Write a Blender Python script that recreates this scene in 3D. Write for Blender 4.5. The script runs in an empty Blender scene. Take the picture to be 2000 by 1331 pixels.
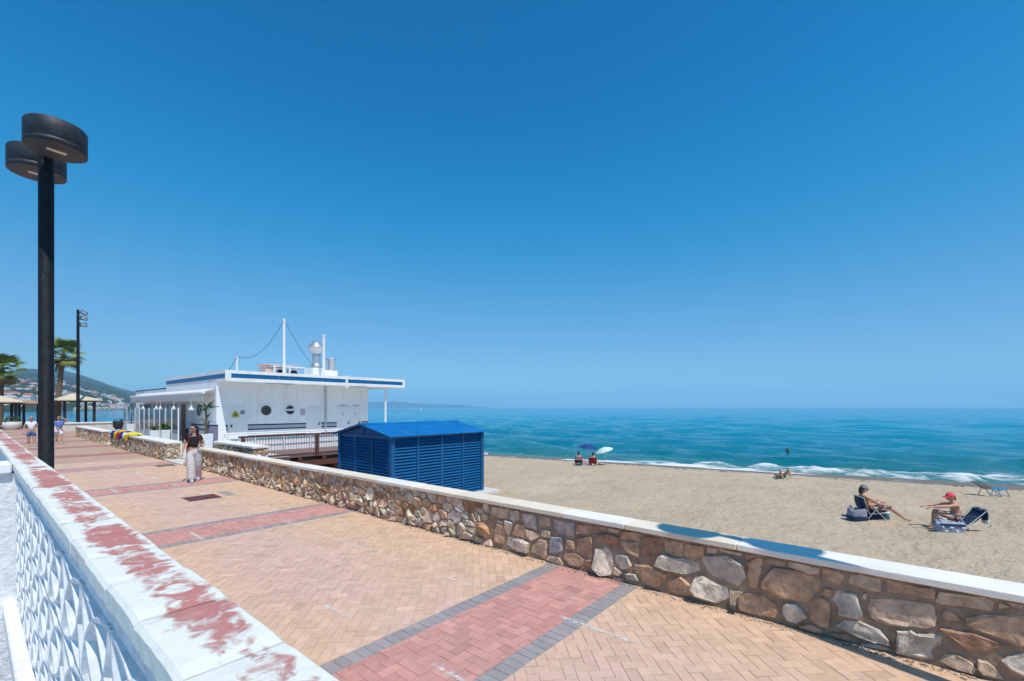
import bpy, bmesh, math, random
import numpy as np
from mathutils import Vector, Matrix, noise as mnoise

random.seed(7)
rng = np.random.default_rng(11)
S = bpy.context.scene
COL = S.collection
PI = math.pi

# ------------------------------------------------------------------ camera
cam_d = bpy.data.cameras.new('camera')
cam = bpy.data.objects.new('camera', cam_d)
COL.objects.link(cam)
cam.location = (0, 0, 2.13)
cam.rotation_euler = (PI / 2, 0, math.radians(-49.9))
cam_d.sensor_width = 36
cam_d.lens = 16.05
cam_d.shift_y = 0.0653
cam_d.clip_start = 0.05
cam_d.clip_end = 30000
cam_d.dof.use_dof = True
cam_d.dof.focus_distance = 9.0
cam_d.dof.aperture_fstop = 6.3
S.camera = cam

# ------------------------------------------------------------------ sky, sun, exposure
SUN = Vector((-0.125, -0.441, 0.887)).normalized()
EL = math.asin(SUN.z)
AZ = math.atan2(SUN.x, SUN.y)
W = bpy.data.worlds.new('World')
S.world = W
W.use_nodes = True
nt = W.node_tree
nt.nodes.clear()
sky = nt.nodes.new('ShaderNodeTexSky')
sky.sky_type = 'NISHITA'
sky.sun_disc = False
sky.sun_elevation = EL
sky.sun_rotation = AZ % (2 * PI)
sky.altitude = 0
sky.air_density = 1.0
sky.dust_density = 0.35
sky.ozone_density = 3.2
# grade the whole sky uniformly to the photograph's deep azure (same curve in every direction)
SKY_K = 0.12
dn = nt.nodes.new('ShaderNodeVectorMath'); dn.operation = 'SCALE'; dn.inputs['Scale'].default_value = 0.125
cv = nt.nodes.new('ShaderNodeRGBCurve')
cv.mapping.use_clip = False
for ci, pts in enumerate((
        [(0,0.0),(0.102,0.0),(0.150,0.008),(0.262,0.090),(0.451,0.205),(0.77,0.36),(1.0,0.60),(2.0,1.95)],
        [(0,0),(0.178,0.128),(0.254,0.222),(0.423,0.345),(0.658,0.465),(0.81,0.58),(1.0,0.77),(2.0,1.95)],
        [(0,0),(0.342,0.378),(0.462,0.540),(0.665,0.665),(0.815,0.74),(1.0,0.91),(2.0,1.95)])):
    c_ = cv.mapping.curves[ci]
    cv.mapping.clip_max_x = 2.0; cv.mapping.clip_max_y = 2.0
    c_.points[0].location = pts[0]; c_.points[1].location = pts[-1]
    for p in pts[1:-1]: c_.points.new(*p)
cv.mapping.extend = 'EXTRAPOLATED'
cv.mapping.update()
up = nt.nodes.new('ShaderNodeVectorMath'); up.operation = 'SCALE'; up.inputs['Scale'].default_value = 1/SKY_K
bg = nt.nodes.new('ShaderNodeBackground')
bg.inputs['Strength'].default_value = SKY_K
wo = nt.nodes.new('ShaderNodeOutputWorld')
nt.links.new(sky.outputs[0], dn.inputs[0])
nt.links.new(dn.outputs[0], cv.inputs['Color'])
nt.links.new(cv.outputs[0], up.inputs[0])
nt.links.new(up.outputs[0], bg.inputs['Color'])
nt.links.new(bg.outputs[0], wo.inputs['Surface'])
sun_d = bpy.data.lights.new('sun', 'SUN')
sun_d.energy = 4.0
sun_d.angle = math.radians(0.53)
sun_d.color = (1.0, 0.955, 0.89)
sun = bpy.data.objects.new('sun', sun_d)
COL.objects.link(sun)
sun.rotation_euler = SUN.to_track_quat('Z', 'Y').to_euler()
sun.location = (0, 0, 60)
S.view_settings.view_transform = 'Standard'
S.view_settings.look = 'None'
S.view_settings.exposure = 0.07
S.view_settings.gamma = 1.0
S.view_settings.use_curve_mapping = False
S.render.engine = 'CYCLES'
S.cycles.use_denoising = True
S.cycles.max_bounces = 6
S.cycles.volume_bounces = 1
S.cycles.transparent_max_bounces = 12

# ------------------------------------------------------------------ helpers
def node(nt, kind, **kw):
    n = nt.nodes.new(kind)
    for k, v in kw.items():
        setattr(n, k, v)
    return n

def lin(c):
    return tuple(c) + (1.0,) if len(c) == 3 else tuple(c)

def mat(name, col, rough=0.75, var=0.12, vs=6.0, col2=None, bump=0.0, bs=30.0, metal=0.0, spec=0.4, attr=False, rnd=0.0, coords='Object', stretch=(1, 1, 1), alpha=None):
    """Procedural material: base colour with mottling, optional bump, optional per-object variation."""
    m = bpy.data.materials.new(name)
    m.use_nodes = True
    t = m.node_tree
    b = t.nodes['Principled BSDF']
    b.inputs['Roughness'].default_value = rough
    b.inputs['Metallic'].default_value = metal
    b.inputs['Specular IOR Level'].default_value = spec
    tc = node(t, 'ShaderNodeTexCoord')
    mp = node(t, 'ShaderNodeMapping')
    mp.inputs['Scale'].default_value = stretch
    if coords == 'World':
        g = node(t, 'ShaderNodeNewGeometry')
        t.links.new(g.outputs['Position'], mp.inputs['Vector'])
    else:
        t.links.new(tc.outputs[coords], mp.inputs['Vector'])
    nz = node(t, 'ShaderNodeTexNoise')
    nz.inputs['Scale'].default_value = vs
    nz.inputs['Detail'].default_value = 6
    nz.inputs['Roughness'].default_value = 0.65
    t.links.new(mp.outputs[0], nz.inputs['Vector'])
    rmp = node(t, 'ShaderNodeMapRange')
    rmp.inputs[1].default_value = 0.3
    rmp.inputs[2].default_value = 0.7
    t.links.new(nz.outputs[0], rmp.inputs[0])
    mix = node(t, 'ShaderNodeMix', data_type='RGBA')
    t.links.new(rmp.outputs[0], mix.inputs[0])
    if attr:
        at = node(t, 'ShaderNodeAttribute', attribute_name='Col')
        lo = node(t, 'ShaderNodeMix', data_type='RGBA', blend_type='MULTIPLY')
        lo.inputs[0].default_value = 1
        lo.inputs[7].default_value = (1 - var, 1 - var, 1 - var, 1)
        hi = node(t, 'ShaderNodeMix', data_type='RGBA', blend_type='MULTIPLY')
        hi.inputs[0].default_value = 1
        hi.inputs[7].default_value = (1 + var, 1 + var, 1 + var, 1)
        t.links.new(at.outputs['Color'], lo.inputs[6])
        t.links.new(at.outputs['Color'], hi.inputs[6])
        t.links.new(lo.outputs[2], mix.inputs[6])
        t.links.new(hi.outputs[2], mix.inputs[7])
    else:
        c2 = col2 if col2 else tuple(c * (1 + var) for c in col)
        c1 = col if col2 else tuple(c * (1 - var) for c in col)
        mix.inputs[6].default_value = lin(c1)
        mix.inputs[7].default_value = lin(c2)
    out = mix.outputs[2]
    if rnd > 0:
        oi = node(t, 'ShaderNodeObjectInfo')
        mr = node(t, 'ShaderNodeMapRange')
        mr.inputs[3].default_value = 1 - rnd
        mr.inputs[4].default_value = 1 + rnd
        t.links.new(oi.outputs['Random'], mr.inputs[0])
        hv = node(t, 'ShaderNodeHueSaturation')
        t.links.new(mr.outputs[0], hv.inputs['Value'])
        t.links.new(out, hv.inputs['Color'])
        out = hv.outputs[0]
    t.links.new(out, b.inputs['Base Color'])
    if bump > 0:
        n2 = node(t, 'ShaderNodeTexNoise')
        n2.inputs['Scale'].default_value = bs
        n2.inputs['Detail'].default_value = 5
        t.links.new(mp.outputs[0], n2.inputs['Vector'])
        bp = node(t, 'ShaderNodeBump')
        bp.inputs['Strength'].default_value = min(1.0, bump)
        bp.inputs['Distance'].default_value = 0.35 / bs
        t.links.new(n2.outputs[0], bp.inputs['Height'])
        t.links.new(bp.outputs[0], b.inputs['Normal'])
    if alpha is not None:
        b.inputs['Alpha'].default_value = alpha
    return m

class MB:
    """Collects shapes and builds them as one mesh object."""
    def __init__(self):
        self.v = []; self.f = []; self.c = []; self.sm = []
        self.col = None; self.smooth = False
    def add(self, vs, fs, smooth=None):
        o = len(self.v)
        self.v += [tuple(p) for p in vs]
        for f in fs:
            self.f.append(tuple(i + o for i in f))
            self.c.append(self.col)
            self.sm.append(self.smooth if smooth is None else smooth)
        return self
    def box(self, x0, y0, z0, x1, y1, z1):
        vs = [(x0,y0,z0),(x1,y0,z0),(x1,y1,z0),(x0,y1,z0),(x0,y0,z1),(x1,y0,z1),(x1,y1,z1),(x0,y1,z1)]
        return self.add(vs, [(3,2,1,0),(4,5,6,7),(0,1,5,4),(1,2,6,5),(2,3,7,6),(3,0,4,7)], False)
    def bbox(self, x0, y0, z0, x1, y1, z1, b=0.01):
        """box with chamfered vertical and top edges"""
        def ring(d, z):
            return [(x0+d,y0,z),(x1-d,y0,z),(x1,y0+d,z),(x1,y1-d,z),(x1-d,y1,z),(x0+d,y1,z),(x0,y1-d,z),(x0,y0+d,z)]
        def ring2(d, z):
            e = d
            return [(x0+e+d,y0+e,z),(x1-e-d,y0+e,z),(x1-e,y0+e+d,z),(x1-e,y1-e-d,z),(x1-e-d,y1-e,z),(x0+e+d,y1-e,z),(x0+e,y1-e-d,z),(x0+e,y0+e+d,z)]
        vs = ring2(b, z0) + ring(b, z0+b) + ring(b, z1-b) + ring2(b, z1)
        fs = [tuple(range(7,-1,-1)), tuple(range(24,32))]
        for k in range(3):
            for i in range(8):
                j = (i+1) % 8
                fs.append((k*8+i, k*8+j, k*8+8+j, k*8+8+i))
        return self.add(vs, fs, False)
    def obox(self, c, hx, hy, hz, R=None):
        R = R or Matrix.Identity(3)
        c = Vector(c)
        vs = [c + R @ Vector((sx*hx, sy*hy, sz*hz)) for sz in (-1,1) for sx, sy in ((-1,-1),(1,-1),(1,1),(-1,1))]
        return self.add(vs, [(3,2,1,0),(4,5,6,7),(0,1,5,4),(1,2,6,5),(2,3,7,6),(3,0,4,7)], False)
    def prism(self, poly, d):
        """poly: 3D points in a plane, extruded by vector d"""
        n = len(poly); d = Vector(d)
        a = [Vector(p) for p in poly]
        vs = a + [p + d for p in a]
        fs = [tuple(range(n-1,-1,-1)), tuple(range(n,2*n))]
        for i in range(n):
            j = (i+1) % n
            fs.append((i, j, n+j, n+i))
        return self.add(vs, fs, False)
    def tube(self, pts, r, n=8, cap=True, smooth=True):
        pts = [Vector(p) for p in pts]
        rs = r if isinstance(r, (list, tuple)) else [r]*len(pts)
        vs = []; prev = None
        for i, p in enumerate(pts):
            a = pts[max(0,i-1)]; b = pts[min(len(pts)-1,i+1)]
            t = (b-a).normalized()
            if prev is None:
                ref = Vector((0,0,1)) if abs(t.z) < 0.9 else Vector((1,0,0))
                u = t.cross(ref).normalized()
            else:
                u = (prev - t*prev.dot(t)).normalized()
            prev = u
            w = t.cross(u)
            for k in range(n):
                an = 2*PI*k/n
                vs.append(p + (u*math.cos(an) + w*math.sin(an))*rs[i])
        fs = []
        for i in range(len(pts)-1):
            for k in range(n):
                l = (k+1) % n
                fs.append((i*n+k, i*n+l, (i+1)*n+l, (i+1)*n+k))
        self.add(vs, fs, smooth)
        if cap:
            m = len(pts)-1
            self.add(vs[:n], [tuple(range(n-1,-1,-1))], False)
            self.add(vs[m*n:], [tuple(range(n))], False)
        return self
    def lathe(self, prof, c, n=24, smooth=True, close=True):
        c = Vector(c); vs = []
        for r, z in prof:
            for k in range(n):
                an = 2*PI*k/n
                vs.append(c + Vector((r*math.cos(an), r*math.sin(an), z)))
        fs = []
        for i in range(len(prof)-1):
            for k in range(n):
                l = (k+1) % n
                fs.append((i*n+k, i*n+l, (i+1)*n+l, (i+1)*n+k))
        self.add(vs, fs, smooth)
        if close:
            m = len(prof)-1
            self.add(vs[:n], [tuple(range(n-1,-1,-1))], False)
            self.add(vs[m*n:], [tuple(range(n))], False)
        return self
    def ell(self, c, r, nu=14, nv=9, R=None, fn=None, v0=0.0, v1=1.0):
        c = Vector(c); vs = []
        for j in range(nv+1):
            th = PI*(v0 + (v1-v0)*j/nv)
            for i in range(nu):
                ph = 2*PI*i/nu
                d = Vector((math.sin(th)*math.cos(ph), math.sin(th)*math.sin(ph), math.cos(th)))
                p = Vector((d.x*r[0], d.y*r[1], d.z*r[2]))
                if fn: p = fn(p, d)
                if R: p = R @ p
                vs.append(c + p)
        fs = []
        for j in range(nv):
            for i in range(nu):
                k = (i+1) % nu
                fs.append((j*nu+i, (j+1)*nu+i, (j+1)*nu+k, j*nu+k))
        return self.add(vs, fs, True)
    def mesh(self, name, off=(0,0,0)):
        me = bpy.data.meshes.new(name)
        ox, oy, oz = off
        me.from_pydata([(x-ox, y-oy, z-oz) for x, y, z in self.v], [], self.f)
        me.polygons.foreach_set('use_smooth', self.sm)
        if any(c is not None for c in self.c):
            a = me.color_attributes.new('Col', 'FLOAT_COLOR', 'CORNER')
            buf = []
            for f, c in zip(self.f, self.c):
                c = c or (0.5,0.5,0.5)
                buf += [c[0], c[1], c[2], 1.0]*len(f)
            a.data.foreach_set('color', buf)
        me.update()
        return me
    def build(self, name, m, parent=None, off=None):
        if off is None:
            off = origin(parent) if parent else (0,0,0)
        me = self.mesh(name, off)
        if m: me.materials.append(m)
        return link(name, me, parent)

def origin(o):
    p = Vector((0,0,0))
    while o is not None:
        p = p + o.location
        o = o.parent
    return p

def link(name, data, parent=None):
    o = bpy.data.objects.new(name, data)
    COL.objects.link(o)
    if parent: o.parent = parent
    return o

def tag(o, label=None, cat=None, group=None, kind=None):
    if label: o['label'] = label
    if cat: o['category'] = cat
    if group: o['group'] = group
    if kind: o['kind'] = kind
    return o

def thing(name, label, cat, loc, rz=0.0, group=None):
    o = link(name, None)
    o.empty_display_size = 0.2
    o.location = loc
    o.rotation_euler = (0, 0, rz)
    return tag(o, label, cat, group)

def struct(name, mb, m, off=(0,0,0)):
    o = mb.build(name, m, None, off)
    return tag(o, kind='structure')

def kids(o): return [c for c in o.children]

def dup(o, parent=None):
    c = o.copy()
    COL.objects.link(c)
    c.parent = parent
    for ch in list(o.children):
        dup(ch, c)
    return c

def clip(poly, f):
    """clip 2D polygon by half-plane f(p) >= 0"""
    out = []
    n = len(poly)
    for i in range(n):
        a = poly[i]; b = poly[(i+1) % n]
        fa = f(a); fb = f(b)
        if fa >= 0: out.append(a)
        if (fa >= 0) != (fb >= 0):
            t = fa/(fa-fb)
            out.append((a[0]+(b[0]-a[0])*t, a[1]+(b[1]-a[1])*t))
    return out

def clip_rect(poly, x0, y0, x1, y1):
    for f in (lambda p: p[0]-x0, lambda p: x1-p[0], lambda p: p[1]-y0, lambda p: y1-p[1]):
        poly = clip(poly, f)
        if len(poly) < 3: return []
    return poly

def area(p):
    return 0.5*sum(p[i][0]*p[(i+1)%len(p)][1]-p[(i+1)%len(p)][0]*p[i][1] for i in range(len(p)))

def fbm(x, y, z=0.0, o=4):
    return mnoise.fractal(Vector((x, y, z)), 1.0, 2.0, o)

FW = Vector((math.sin(math.radians(49.9)), math.cos(math.radians(49.9)), 0))
RT = Vector((FW.y, -FW.x, 0))
def seen_size(p):
    """rough on-screen nearness of a place (used only to pick which pieces become objects)"""
    d = Vector(p) - Vector((0,0,2.13))
    z = d.dot(FW)
    if z < 0.3: return 0
    x = d.dot(RT)/z; y = d.z/z
    if abs(x) > 1.14 or y < -0.62: return 0
    return 1.0/z

# ------------------------------------------------------------------ materials
M = {}
M['tan_brick'] = mat('paver_clay', (0.5,0.3,0.17), 0.85, 0.10, 9, attr=True, bump=0.35, bs=120, coords='World')
M['joint_sand'] = mat('joint_sand', (0.50,0.35,0.25), 0.95, 0.2, 20, coords='World')
M['stone'] = mat('wall_stone', (0.3,0.2,0.13), 0.9, 0.40, 8, attr=True, bump=1.0, bs=11, coords='World', spec=0.2)
M['mortar'] = mat('mortar', (0.33,0.245,0.175), 0.95, 0.3, 8, bump=0.8, bs=25, coords='World')
M['coping_cream'] = mat('coping_cream_stone', (0.76,0.66,0.52), 0.7, 0.07, 5, bump=0.25, bs=40, coords='World', rnd=0.05)
M['coping_white'] = mat('coping_white_marble', (0.80,0.755,0.68), 0.65, 0.09, 5, bump=0.3, bs=30, coords='World', stretch=(1,0.4,1), rnd=0.03)
M['white_paint'] = mat('white_masonry_paint', (0.86,0.86,0.85), 0.7, 0.05, 3, bump=0.15, bs=60, coords='World')
M['white_rough'] = mat('white_rough_stucco', (0.74,0.75,0.76), 0.9, 0.16, 10, bump=1.0, bs=28, coords='World')
M['lattice'] = mat('white_lattice_paint', (0.74,0.75,0.75), 0.7, 0.14, 14, bump=0.25, bs=30, coords='World')
M['concrete'] = mat('pale_concrete', (0.60,0.57,0.52), 0.9, 0.12, 3, bump=0.3, bs=40, coords='World')
M['white_metal'] = mat('white_metal', (0.80,0.80,0.80), 0.4, 0.04, 4)
M['blue_stripe'] = mat('blue_fascia_paint', (0.003,0.125,0.31), 0.4, 0.08, 4)
M['navy_stripe'] = mat('navy_stripe_paint', (0.015,0.03,0.10), 0.5, 0.08, 4)
M['grey_stripe'] = mat('grey_wall_band', (0.42,0.44,0.48), 0.7, 0.05, 4)
M['galv'] = mat('galvanised_steel', (0.55,0.56,0.57), 0.4, 0.12, 6, metal=0.7)
M['pink_render'] = mat('faded_pink_render', (0.72,0.50,0.44), 0.8, 0.08, 4)
M['dark'] = mat('dark_fan_plastic', (0.02,0.02,0.022), 0.6, 0.2, 8)
M['black_metal'] = mat('black_cast_metal', (0.010,0.012,0.016), 0.55, 0.45, 9, bump=0.4, bs=60, col2=(0.036,0.042,0.052))
M['pole_black'] = mat('weathered_black_pole', (0.003,0.004,0.006), 0.6, 0.3, 22, bump=0.5, bs=50, col2=(0.014,0.017,0.022), stretch=(1,1,0.35), spec=0.25)
M['lamp_plate'] = mat('lamp_underside', (0.15,0.08,0.03), 0.6, 0.25, 12)
M['lamp_glass'] = mat('lamp_led_cover', (0.55,0.48,0.34), 0.3, 0.05, 5)
M['hut_blue'] = mat('hut_blue_paint', (0.003,0.100,0.27), 0.5, 0.22, 2.2, rnd=0.10, bump=0.2, bs=40)
M['hut_roof'] = mat('hut_roof_blue', (0.003,0.15,0.40), 0.45, 0.2, 1.6)
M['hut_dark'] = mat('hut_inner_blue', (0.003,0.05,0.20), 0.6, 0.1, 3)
M['brown_wood'] = mat('brown_stained_wood', (0.12,0.045,0.032), 0.6, 0.25, 6, stretch=(6,1,1))
M['deck_wood'] = mat('deck_boards', (0.20,0.12,0.10), 0.75, 0.25, 4)
M['baluster'] = mat('pale_baluster_metal', (0.42,0.34,0.33), 0.5, 0.08, 5)
M['glass_dark'] = mat('dark_window_glass', (0.03,0.035,0.03), 0.06, 0.3, 2, spec=0.6)
M['porthole_glass'] = mat('porthole_glass', (0.05,0.045,0.02), 0.08, 0.4, 3, spec=0.6)
M['terracotta_door'] = mat('brown_door', (0.24,0.10,0.05), 0.55, 0.2, 4, stretch=(5,5,1))
M['palm_green'] = mat('palm_frond_green', (0.16,0.22,0.04), 0.55, 0.35, 3, rnd=0.35)
M['palm_yellow'] = mat('palm_frond_yellowing', (0.26,0.24,0.05), 0.6, 0.3, 3, rnd=0.3)
M['palm_dry'] = mat('palm_frond_dry', (0.16,0.10,0.045), 0.8, 0.3, 3, rnd=0.3)
M['palm_trunk'] = mat('palm_trunk_bark', (0.16,0.11,0.075), 0.95, 0.3, 8, bump=1.0, bs=8, stretch=(1,1,4))
M['leaf'] = mat('shrub_leaf', (0.045,0.10,0.018), 0.5, 0.35, 5, rnd=0.4)
M['leaf_lime'] = mat('shrub_leaf_lime', (0.15,0.19,0.02), 0.5, 0.3, 5, rnd=0.3)
M['planter'] = mat('white_planter', (0.74,0.77,0.80), 0.5, 0.06, 4)
M['skin'] = mat('skin_tan', (0.50,0.28,0.20), 0.55, 0.08, 10)
M['skin_red'] = mat('skin_sunburnt', (0.54,0.285,0.20), 0.55, 0.1, 10)
M['hair_dark'] = mat('dark_brown_hair', (0.020,0.010,0.008), 0.5, 0.3, 20)
M['hair_blond'] = mat('blond_hair', (0.36,0.22,0.09), 0.5, 0.25, 20)
M['hair_auburn'] = mat('auburn_hair', (0.20,0.075,0.025), 0.5, 0.25, 20)
M['black_cloth'] = mat('black_cloth', (0.012,0.012,0.014), 0.85, 0.2, 10)
M['greige_cloth'] = mat('pale_grey_linen', (0.56,0.52,0.51), 0.9, 0.1, 14, bump=0.8, bs=14)
M['red_cloth'] = mat('dark_red_cloth', (0.25,0.01,0.02), 0.8, 0.2, 10)
M['white_cloth'] = mat('white_cloth', (0.75,0.74,0.76), 0.9, 0.06, 8)
M['shoe'] = mat('grey_white_shoe', (0.55,0.53,0.53), 0.7, 0.12, 20)
M['denim'] = mat('blue_denim', (0.04,0.13,0.30), 0.9, 0.25, 20)
M['blue_cloth'] = mat('mid_blue_cloth', (0.10,0.18,0.52), 0.85, 0.15, 10)
M['navy_cloth'] = mat('navy_cloth', (0.012,0.035,0.10), 0.85, 0.2, 10)
M['teal_cloth'] = mat('teal_cloth', (0.02,0.14,0.20), 0.85, 0.2, 10)
M['pink_cap'] = mat('coral_pink_cap', (0.80,0.06,0.10), 0.8, 0.08, 10)
M['grey_cap'] = mat('mauve_grey_cap', (0.22,0.20,0.27), 0.85, 0.1, 10)
M['pattern_swim'] = mat('patterned_swimsuit', (0.10,0.07,0.12), 0.85, 0.2, 24, col2=(0.55,0.42,0.45))
M['tote'] = mat('grey_blue_print_bag', (0.16,0.20,0.28), 0.8, 0.2, 5, col2=(0.42,0.47,0.56))
M['grey_cloth'] = mat('grey_cloth', (0.25,0.26,0.33), 0.85, 0.12, 10)
M['pinkshirt'] = mat('faded_rose_shirt', (0.50,0.16,0.20), 0.9, 0.1, 10)
M['alu'] = mat('brushed_aluminium', (0.62,0.62,0.61), 0.35, 0.06, 10, metal=0.6)
M['chair_red'] = mat('red_chair_canvas', (0.24,0.010,0.013), 0.8, 0.15, 8)
M['umb_blue'] = mat('deep_blue_umbrella', (0.006,0.045,0.19), 0.75, 0.12, 4)
M['umb_white'] = mat('pale_mint_umbrella', (0.55,0.72,0.66), 0.75, 0.1, 4)
M['canvas'] = mat('cream_shade_canvas', (0.62,0.52,0.36), 0.85, 0.08, 3)
M['canvas_tan'] = mat('tan_timber_roof', (0.40,0.25,0.13), 0.85, 0.15, 3)
M['lounger_mesh'] = mat('grey_lounger_mesh', (0.40,0.40,0.40), 0.8, 0.12, 20)
M['lounger_blue'] = mat('blue_lounger_frame', (0.05,0.22,0.38), 0.4, 0.1, 10)
M['manhole'] = mat('manhole_maroon', (0.13,0.045,0.045), 0.7, 0.25, 12, bump=0.6, bs=30)
M['grate'] = mat('iron_grate', (0.05,0.05,0.05), 0.6, 0.2, 12)
M['patch'] = mat('cement_patch', (0.33,0.29,0.26), 0.95, 0.15, 8, bump=0.3, bs=30)
M['house_white'] = mat('far_house_white', (0.72,0.68,0.63), 0.8, 0.1, 0.2, rnd=0.14)
M['house_tile'] = mat('far_house_tile_roof', (0.40,0.16,0.10), 0.85, 0.2, 0.2, rnd=0.2)
M['rope'] = mat('dark_wire', (0.03,0.04,0.06), 0.6, 0.1, 10)

def add_grime(m, col, lo, hi, amount, scale, stretch, seed=0.0):
    """weathering laid over a material's own colour: run-off streaks, worn or soiled patches"""
    t = m.node_tree; b = t.nodes['Principled BSDF']
    src = b.inputs['Base Color'].links[0].from_socket
    g = node(t, 'ShaderNodeNewGeometry'); mp = node(t, 'ShaderNodeMapping')
    mp.inputs['Scale'].default_value = stretch; mp.inputs['Location'].default_value = (seed, seed*.7, seed*.3)
    t.links.new(g.outputs['Position'], mp.inputs[0])
    n = node(t, 'ShaderNodeTexNoise'); n.inputs['Scale'].default_value = scale; n.inputs['Detail'].default_value = 8; n.inputs['Roughness'].default_value = 0.7
    t.links.new(mp.outputs[0], n.inputs['Vector'])
    r = node(t, 'ShaderNodeMapRange'); r.inputs[1].default_value = lo; r.inputs[2].default_value = hi; r.inputs[4].default_value = amount
    t.links.new(n.outputs[0], r.inputs[0])
    mx = node(t, 'ShaderNodeMix', data_type='RGBA'); mx.inputs[7].default_value = lin(col)
    t.links.new(r.outputs[0], mx.inputs[0]); t.links.new(src, mx.inputs[6]); t.links.new(mx.outputs[2], b.inputs['Base Color'])
add_grime(M['white_paint'], (0.42,0.36,0.28), .52, .80, .45, 1.6, (1.6,1.6,.12))
add_grime(M['tan_brick'], (0.30,0.22,0.16), .56, .74, .30, .9, (1,1,1))
add_grime(M['tan_brick'], (0.64,0.50,0.38), .55, .75, .45, 1.7, (1,.6,1), 5.0)
add_grime(M['tan_brick'], (0.10,0.08,0.07), .735, .765, .7, 9, (1,1,1), 9.0)
add_grime(M['hut_blue'], (0.08,0.22,0.42), .58, .78, .4, 2.5, (1,1,.4))
add_grime(M['hut_roof'], (0.10,0.26,0.50), .55, .8, .4, 2.0, (1,.3,1))
add_grime(M['hut_blue'], (0.30,0.24,0.16), .66, .82, .5, 5, (1,1,1), 3.0)
add_grime(M['coping_white'], (0.40,0.35,0.28), .56, .8, .5, 3.5, (1,1,1))
add_grime(M['coping_cream'], (0.42,0.33,0.24), .56, .8, .45, 3.5, (1,1,1), 2.0)
add_grime(M['pole_black'], (0.10,0.11,0.12), .62, .75, .5, 18, (1,1,.25))
add_grime(M['black_metal'], (0.12,0.13,0.15), .6, .8, .5, 14, (1,1,.5))
add_grime(M['lattice'], (0.36,0.36,0.34), .50, .78, .6, 7, (1,1,.5))
add_grime(M['white_rough'], (0.40,0.40,0.38), .55, .8, .5, 6, (1,1,.5))
add_grime(M['planter'], (0.45,0.42,0.36), .55, .8, .4, 4, (1,1,.3))

def brick_color(x, y, kind):
    """Colour a paver has by its batch and wear (not by light)."""
    j = random.gauss(0, 1)
    if kind == 'grey':
        b = 0.29*(1+0.06*j); return (b*1.05, b*0.95, b*0.94)
    if kind == 'red':
        b = 1+0.07*j
        w = 0.5+0.5*fbm(x*0.9, y*0.9, 5)
        return (0.53*b+0.02*w, 0.245*b+0.05*w, 0.205*b+0.045*w)
    w = 0.5+0.9*fbm(x*0.55, y*0.45, 3)
    mid = math.exp(-((x-2.9)/0.85)**2)
    t = max(0, min(1, 0.95*mid + 0.5*(w-0.5) + 0.10*random.gauss(0,1)))
    tan = (0.62, 0.415, 0.275); pink = (0.60, 0.395, 0.31)
    b = 1+0.045*j
    if random.random() < 0.05: b *= 1.07
    if random.random() < 0.02: b *= 0.86
    return tuple((tan[i]*(1-t)+pink[i]*t)*b for i in range(3))
# ================================================================== SETTING
# ---------------- shoreline and beach profile
_SY = [-400,-60,-20,-6,8,20,32,60,80,100,115,130,160]
_SX = [150,53,43.6,40.9,38.2,36.3,34.0,27.5,20,6,-12,-60,-400]
def Xs(y): return np.interp(y, _SY, _SX)
SEA_Z = -2.75
def beach_z(x, y):
    s = Xs(y) - x
    z = SEA_Z + 0.084*s
    lim = -1.15
    return np.where(z > lim, lim - 0.06*np.exp(-(z-lim)/0.12) + 0.0, z)
def gz(x, y): return float(beach_z(np.array(float(x)), np.array(float(y))))

def grid_mesh(name, X, Y, Z, m):
    ny, nx = X.shape
    me = bpy.data.meshes.new(name)
    vs = np.stack([X.ravel(), Y.ravel(), Z.ravel()], 1)
    idx = np.arange(nx*ny).reshape(ny, nx)
    q = np.stack([idx[:-1,:-1], idx[:-1,1:], idx[1:,1:], idx[1:,:-1]], -1).reshape(-1, 4)
    me.vertices.add(len(vs)); me.vertices.foreach_set('co', vs.ravel().astype(np.float32))
    me.loops.add(q.size); me.loops.foreach_set('vertex_index', q.ravel().astype(np.int32))
    me.polygons.add(len(q)); me.polygons.foreach_set('loop_start', np.arange(0, q.size, 4, dtype=np.int32))
    me.polygons.foreach_set('use_smooth', np.ones(len(q), dtype=bool))
    me.update(calc_edges=True)
    me.materials.append(m)
    return me

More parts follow.
